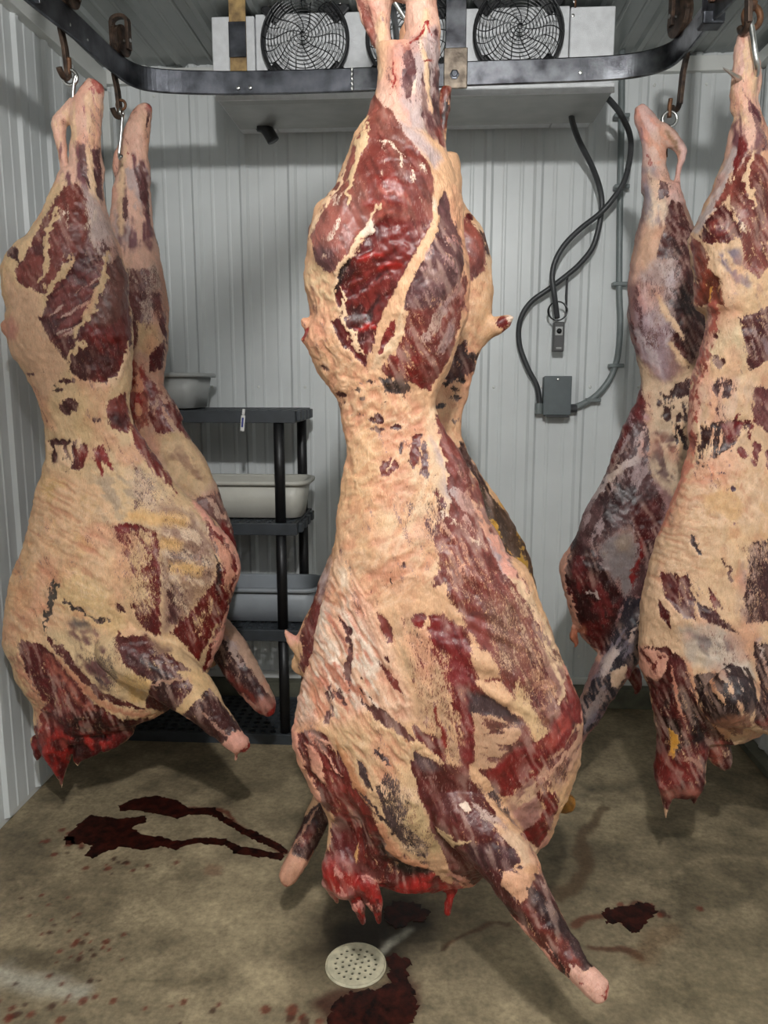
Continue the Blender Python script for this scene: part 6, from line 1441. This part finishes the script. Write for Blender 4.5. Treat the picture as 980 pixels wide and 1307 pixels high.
    s.S('G', (206,196,196), 18, [(308,20),(282,110),(190,180),(150,240)], 2, 5, 1); s.P('G', (120,30,34), [(240,-5),(262,20),(210,110),(190,150)], 2, 5); s.P('G', (140,134,136), [(150,400),(240,330),(285,400),(280,530),(240,560)], 10, 14, 0, .8)
    s.P('G', (60,16,19), [(78,370),(150,430),(245,570),(215,640),(195,745),(125,700),(62,580),(50,470)], 3, 6, .5); s.N('G', (120,36,38), [(80,400),(230,570),(180,720),(70,580)], .58, 12, 2, 50, 8, .6, .8); s.S('G', (190,180,176), 7, [(115,535),(150,555),(165,570)], 1, 5); s.P('G', (110,24,26), [(110,650),(160,640),(165,700),(180,745),(130,720)], 3, 6)
    s.P('G', (98,28,30), [(275,270),(365,240),(340,370),(270,390)], 4, 8); s.S('G', (150,30,30), 14, [(262,525),(285,450),(300,380)], 1.5, 5, .6); s.S('G', (228,180,160), 24, [(55,405),(36,465),(55,520),(62,590),(100,690),(165,755)], 2, 7, 2, 1, False)
    s.P('G', (56,48,60), [(250,560),(380,560),(330,700),(160,960),(60,1060),(40,1000),(180,760)], 4, 4); s.N('G', (120,116,130), [(230,600),(320,640),(140,980),(80,1000)], .54, 10, 5, 122, 6, .3, .75); s.P('G', (226,202,176), [(200,800),(250,775),(255,800),(225,850),(200,845)], 3, 6, 1); s.P('G', (206,194,190), [(180,760),(215,720),(225,740),(190,800),(170,830)], 3, 5, .6); s.S('G', (206,190,180), 10, [(260,700),(280,650),(290,620)], 2, 5)
    s.P('G', (214,126,100), [(60,660),(110,660),(110,740),(60,740)], 2, 2); s.P('G', (130,24,26), [(250,790),(310,790),(310,880),(250,880)], 2, 2)
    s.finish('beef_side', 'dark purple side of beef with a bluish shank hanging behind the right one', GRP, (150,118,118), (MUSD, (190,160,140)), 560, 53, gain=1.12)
right_rear()

# ------------------------------------------------------------------ right front side
def right_front():
    Y = 2.35; s = Side(Y, .0042)
    R = s.rows('F', [(105,694,752),(150,678,772),(200,662,792),(260,650,802),(330,630,812),(400,600,822),(450,575,830),(520,545,842),(560,522,850),(590,514,855),(640,520,860),(700,528,864),(780,532,864),(830,540,860),(860,580,856),(900,574,850),(1000,552,838),(1060,534,830),(1100,522,826),(1200,512,824),(1300,506,826)], 0)
    R += s.rows('G', [(60,458,745),(110,448,760),(160,432,780),(220,410,810),(300,380,845),(370,350,865),(430,334,880),(480,318,890),(550,300,896),(620,291,898),(700,285,896),(770,290,888),(820,304,870),(870,330,830),(920,345,780),(960,360,720),(1000,385,660),(1020,410,600)], 0)
    s.loft(R, [(136,.03,.03),(155,.05,.045),(200,.07,.06),(300,.12,.10),(380,.12,.10),(480,.085,.07),(560,.075,.06),(660,.11,.08),(780,.14,.09),(880,.12,.08),(945,.05,.05)])
    s.limb('T8', [(825,130,30,Y),(812,220,48,Y),(800,330,66,Y),(800,430,84,Y),(808,530,96,Y),(800,640,92,Y),(795,750,86,Y),(800,860,84,Y)], 'hind_shank')
    s.limb('T8', [(880,560,44,Y+.02),(905,650,34,Y+.02),(890,760,30,Y+.02),(880,860,44,Y+.02)], 'hind_shank')
    s.limb('G', [(560,860,110,Y-.10),(640,900,80,Y-.10),(740,950,64,Y-.10),(830,990,56,Y-.12),(920,1030,46,Y-.14)], 'foreleg')
    s.limb('G', [(420,780,110,Y-.02),(425,900,95,Y-.02),(428,1000,80,Y-.02),(424,1080,82,Y-.02),(420,1140,86,Y-.02),(420,1165,70,Y-.02)], 'neck', .8)
    s.limb('G', [(500,960,70,Y),(535,1040,48,Y),(560,1085,34,Y),(572,1105,18,Y)], 'neck', .7)
    s.limb('G', [(375,1160,34,Y-.04),(378,1210,16,Y-.04),(376,1250,7,Y-.04),(377,1270,3,Y-.04)], 'neck')
    s.limb('G', [(460,1170,40,Y-.04),(465,1205,12,Y-.04),(466,1225,4,Y-.04)], 'neck')
    s.B('F',720,500,70,220,10,18); s.B('F',600,530,60,70,0,10); s.B('F',580,770,60,70,0,-14); s.B('G',560,860,120,170,-15,20); s.B('G',560,300,220,260,0,12); s.B('G',500,660,150,80,20,8)
    s.P('T8', (232,196,184), [(700,60),(960,60),(960,980),(680,980)], 4, 3); s.S('T8', (200,140,120), 10, [(800,200),(790,400)], 1.5, 5); s.S('T8', (210,150,140), 40, [(830,560),(790,700)], 3, 6, 1, .6)
    s.P('F', PKF, [(650,0),(790,0),(796,140),(760,260),(690,330),(640,360)], 5, 5); s.N('F', (190,120,130), [(670,60),(780,60),(760,260),(660,300)], .56, 9, 4, 85, 6, 0, .7); s.P('F', (110,56,66), [(735,85),(770,120),(800,260),(770,260),(748,170)], 2, 3)
    s.N('F', (126,84,92), [(660,150),(780,120),(790,300),(650,320)], .52, 7, 6, 92, 6, 0, .65); s.N('T8', FATL, [(700,300),(940,300),(930,980),(690,980)], .56, 6, 6, 88, 6, .5, .6)
    s.P('F', (140,44,46), [(690,215),(716,200),(724,260),(700,300),(662,385),(668,300)], 2, 4); s.P('F', (160,74,66), [(662,390),(715,285),(735,260),(790,290),(830,420),(830,640),(760,730),(705,690),(690,560),(660,470)], 3, 5); s.N('F', (126,50,46), [(670,380),(800,300),(820,620),(700,660)], .54, 12, 4, 82, 10, -.5, .7); s.N('F', WHT, [(660,300),(740,280),(730,560),(680,560)], .62, 6, 4, 75, 6, .5, .7); s.S('F', FATL, 16, [(735,270),(720,360),(735,480)], 2, 6, 1)
    s.S('F', (206,196,196), 30, [(672,260),(645,350),(590,470),(535,560)], 2.5, 6, 1); s.P('F', (186,94,86), [(600,470),(650,370),(662,420),(620,470)], 4, 6)
    s.P('F', (100,30,34), [(545,570),(600,490),(635,450),(662,490),(692,540),(692,580),(620,605),(560,600)], 3, 7, -2); s.N('F', (160,60,56), [(560,560),(640,470),(690,560),(620,600)], .56, 8, 3, 150, 6, 1, .7)
    s.P('F', (158,72,60), [(512,580),(555,598),(582,650),(565,720),(530,740)], 2.5, 5, 1); s.P('F', (132,60,44), [(526,835),(540,740),(580,690),(640,735),(636,825),(560,822)], 2.5, 5, -2); s.N('F', (214,160,70), [(550,720),(620,720),(630,820),(560,820)], .55, 8, 1.6, 100, 5, 1, .85); s.S('F', (176,80,64), 20, [(530,830),(535,760),(575,690)], 2, 5, 2); s.S('F', (196,110,90), 18, [(600,660),(645,740),(630,800)], 2, 4, 1); s.S('F', RED, 8, [(515,570),(520,640)], 2, 3)
    s.P('F', FATL, [(590,625),(690,600),(705,680),(745,720),(725,830),(655,850),(625,760)], 4, 8, 1); s.N('F', (140,130,150), [(600,620),(690,620),(740,740),(690,800)], .58, 9, 2, 60, 6, 0, .7)
    s.P('F', (96,34,38), [(690,870),(796,830),(850,860),(850,1000),(725,1065),(700,960)], 4, 8, -1); s.N('F', (150,130,136), [(720,740),(850,700),(850,1000),(730,1060)], .62, 10, 3, 70, 8, 0, .75)
    s.P('F', (234,216,180), [(608,860),(690,875),(722,1000),(695,1100),(600,1110),(580,1000)], 5, 6, 1)
    s.S('F', (206,104,92), 44, [(602,835),(575,960),(545,1090),(524,1220),(515,1330)], 2, 6, 3, 1, False); s.N('F', (236,190,170), [(580,840),(620,850),(540,1310),(495,1310)], .53, 6, 1.6, 100, 4, 2, .8)
    s.E('F', (84,30,32), [(618,1026,22,24,0),(640,1122,46,40,0),(628,1204,22,24,0),(611,938,6,7,0)]); s.P('F', (130,62,66), [(738,1115),(850,1130),(850,1320),(745,1250)], 5, 7); s.S('F', (150,36,38), 22, [(700,1210),(675,1290),(665,1330)], 2, 6); s.S('F', (150,36,38), 16, [(740,1240),(730,1310)], 2, 5); s.N('F', (226,200,176), [(570,1100),(740,1100),(740,1310),(540,1310)], .5, 8, 4, 95, 6, 1, .8)
    # trunk
    s.P('G', (72,40,40), [(480,10),(600,-10),(640,0),(580,95),(500,135),(478,120)], 2, 5, -4); s.N('G', FATL, [(470,-10),(640,-20),(600,90),(490,140)], .50, 5, 6, 93, 4, 3, .95); s.P('G', (140,30,36), [(560,10),(640,-10),(600,50),(580,60)], 2, 7, 0, .7); s.S('G', FATL, 16, [(478,125),(510,138),(560,110),(600,70)], 2, 5, 3)
    s.W('G', [(440,140),(620,130),(500,460),(320,560),(300,540),(380,300)], 6, 5, 18, 3); s.W('G', [(500,130),(760,130),(760,600),(560,500)], 12, 2, 70, 2); s.S('G', (222,150,126), 26, [(455,60),(440,140),(400,235),(360,350)], 3, 6, 1, .7)
    s.N('G', (222,186,140), [(480,160),(700,170),(680,360),(500,330)], .55, 22, 1.6, 60, 18, 0, .6)
    s.P('G', (140,48,52), [(690,90),(760,80),(780,200),(700,150)], 4, 8); s.E('G', (90,60,80), [(590,210,9,8,0),(553,162,14,5,0)]); s.E('G', (140,40,40), [(620,95,14,22,-30),(668,75,14,18,-30),(660,110,10,26,0),(590,325,10,7,0)])
    s.S('G', (70,50,56), 16, [(448,362),(468,385),(482,420)], 1.5, 5, -2); s.S('G', MUSD, 12, [(552,435),(575,470),(592,515)], 1.2, 4, -2)
    s.P('G', (112,40,40), [(362,478),(420,492),(440,490),(460,530),(470,630),(440,622),(412,600),(372,560)], 2, 5, -2.5); s.P('G', (104,36,38), [(352,568),(385,600),(398,662),(362,622)], 1.5, 4, -2); s.P('G', (112,36,36), [(512,528),(545,565),(556,602),(522,572)], 1.2, 4, -2); s.P('G', (84,32,36), [(474,578),(515,585),(605,672),(530,650),(484,616)], 2, 5, -2); s.N('G', (110,70,76), [(440,440),(480,480),(480,640),(420,700)], .56, 7, 3, 60, 6, -1, .7); s.S('G', RED, 9, [(520,560),(540,600)], 2, 4)
    s.P('G', (86,40,43), [(650,380),(704,368),(800,380),(800,620),(700,640),(640,640),(630,560)], 4, 8, -1); s.N('G', (196,170,156), [(600,420),(680,380),(680,640),(620,640)], .52, 7, 4, 95, 6, .6, .8)
    s.P('G', (216,206,192), [(425,660),(520,640),(610,690),(655,800),(645,885),(540,790),(450,765)], 6, 9, 0); s.N('G', (150,142,142), [(430,660),(620,700),(640,860),(540,790)], .57, 8, 3, 60, 8, -.6, .75)
    s.Z('G', [(430,660),(610,690),(650,860),(560,790)], .38, 9, .7); s.Z('G', [(620,400),(690,390),(690,640),(620,640)], .55, 8, .7)
    s.P('G', (44,19,21), [(462,800),(540,795),(600,880),(615,960),(580,990),(520,955),(480,890)], 3, 6, 0); s.P('G', (66,46,52), [(560,770),(640,780),(670,900),(640,960),(600,880)], 4, 9, 0); s.N('G', (206,200,190), [(540,760),(640,770),(660,880),(600,860)], .58, 6, 4, 65, 5, .6, .8); s.S('G', (206,164,130), 14, [(525,800),(545,860),(570,900)], 1.5, 4, 2)
    s.P('G', (200,130,108), [(525,965),(600,930),(640,930),(650,970),(600,1000),(550,995)], 3, 6, 1); s.S('G', (222,172,138), 30, [(438,775),(455,860),(490,940),(530,985),(565,1000)], 1.5, 4, 4, 1, False); s.S('G', (150,90,70), 6, [(455,830),(480,915),(520,970)], 1, 3, -1)
    s.P('G', (60,20,24), [(655,700),(760,720),(900,860),(900,1060),(720,1000),(660,960),(680,860)], 3, 6); s.N('G', (140,40,40), [(640,960),(760,940),(900,1000),(760,1010)], .5, 10, 3, 20, 6, 1, .8); s.S('G', (200,190,190), 10, [(670,700),(700,790),(720,840)], 1.5, 5, 1)
    s.P('G', (98,26,29), [(290,720),(380,720),(440,770),(470,880),(540,980),(620,1050),(580,1140),(510,1090),(500,1200),(470,1240),(330,1240),(330,900)], 4, 6, -1); s.N('G', (124,40,38), [(310,800),(430,800),(500,1000),(490,1180),(350,1180)], .56, 9, 4, 85, 8, 1, .8); s.N('G', (40,12,14), [(340,830),(470,860),(520,1000),(400,1060)], .54, 12, 3, 80, 8, -2, .8)
    s.P('G', (230,176,156), [(284,720),(350,725),(385,745),(365,810),(345,830),(300,800)], 3, 8, 2); s.N('G', (150,50,46), [(290,730),(380,740),(360,820)], .55, 6, 2, 60, 4, -1, .8); s.S('G', (214,160,66), 24, [(393,985),(405,1030),(392,1085)], 2, 5, 1.5); s.S('G', (214,150,130), 10, [(395,780),(410,880),(440,960)], 2, 6, 2)
    s.N('G', (150,44,42), [(335,1060),(510,1060),(505,1200),(340,1200)], .50, 9, 2, 60, 6, 1.5, .8); s.N('G', (190,140,138), [(400,1060),(510,1080),(500,1170),(420,1150)], .60, 8, 3, 40, 6, 1, .75); s.E('G', (210,120,110), [(390,1190,28,12,0),(460,1185,26,10,0)]); s.P('G', (196,90,76), [(530,1040),(555,1020),(550,1090),(520,1095)], 3, 5, 1)
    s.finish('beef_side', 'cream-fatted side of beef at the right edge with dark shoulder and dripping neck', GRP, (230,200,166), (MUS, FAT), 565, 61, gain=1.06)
right_front()
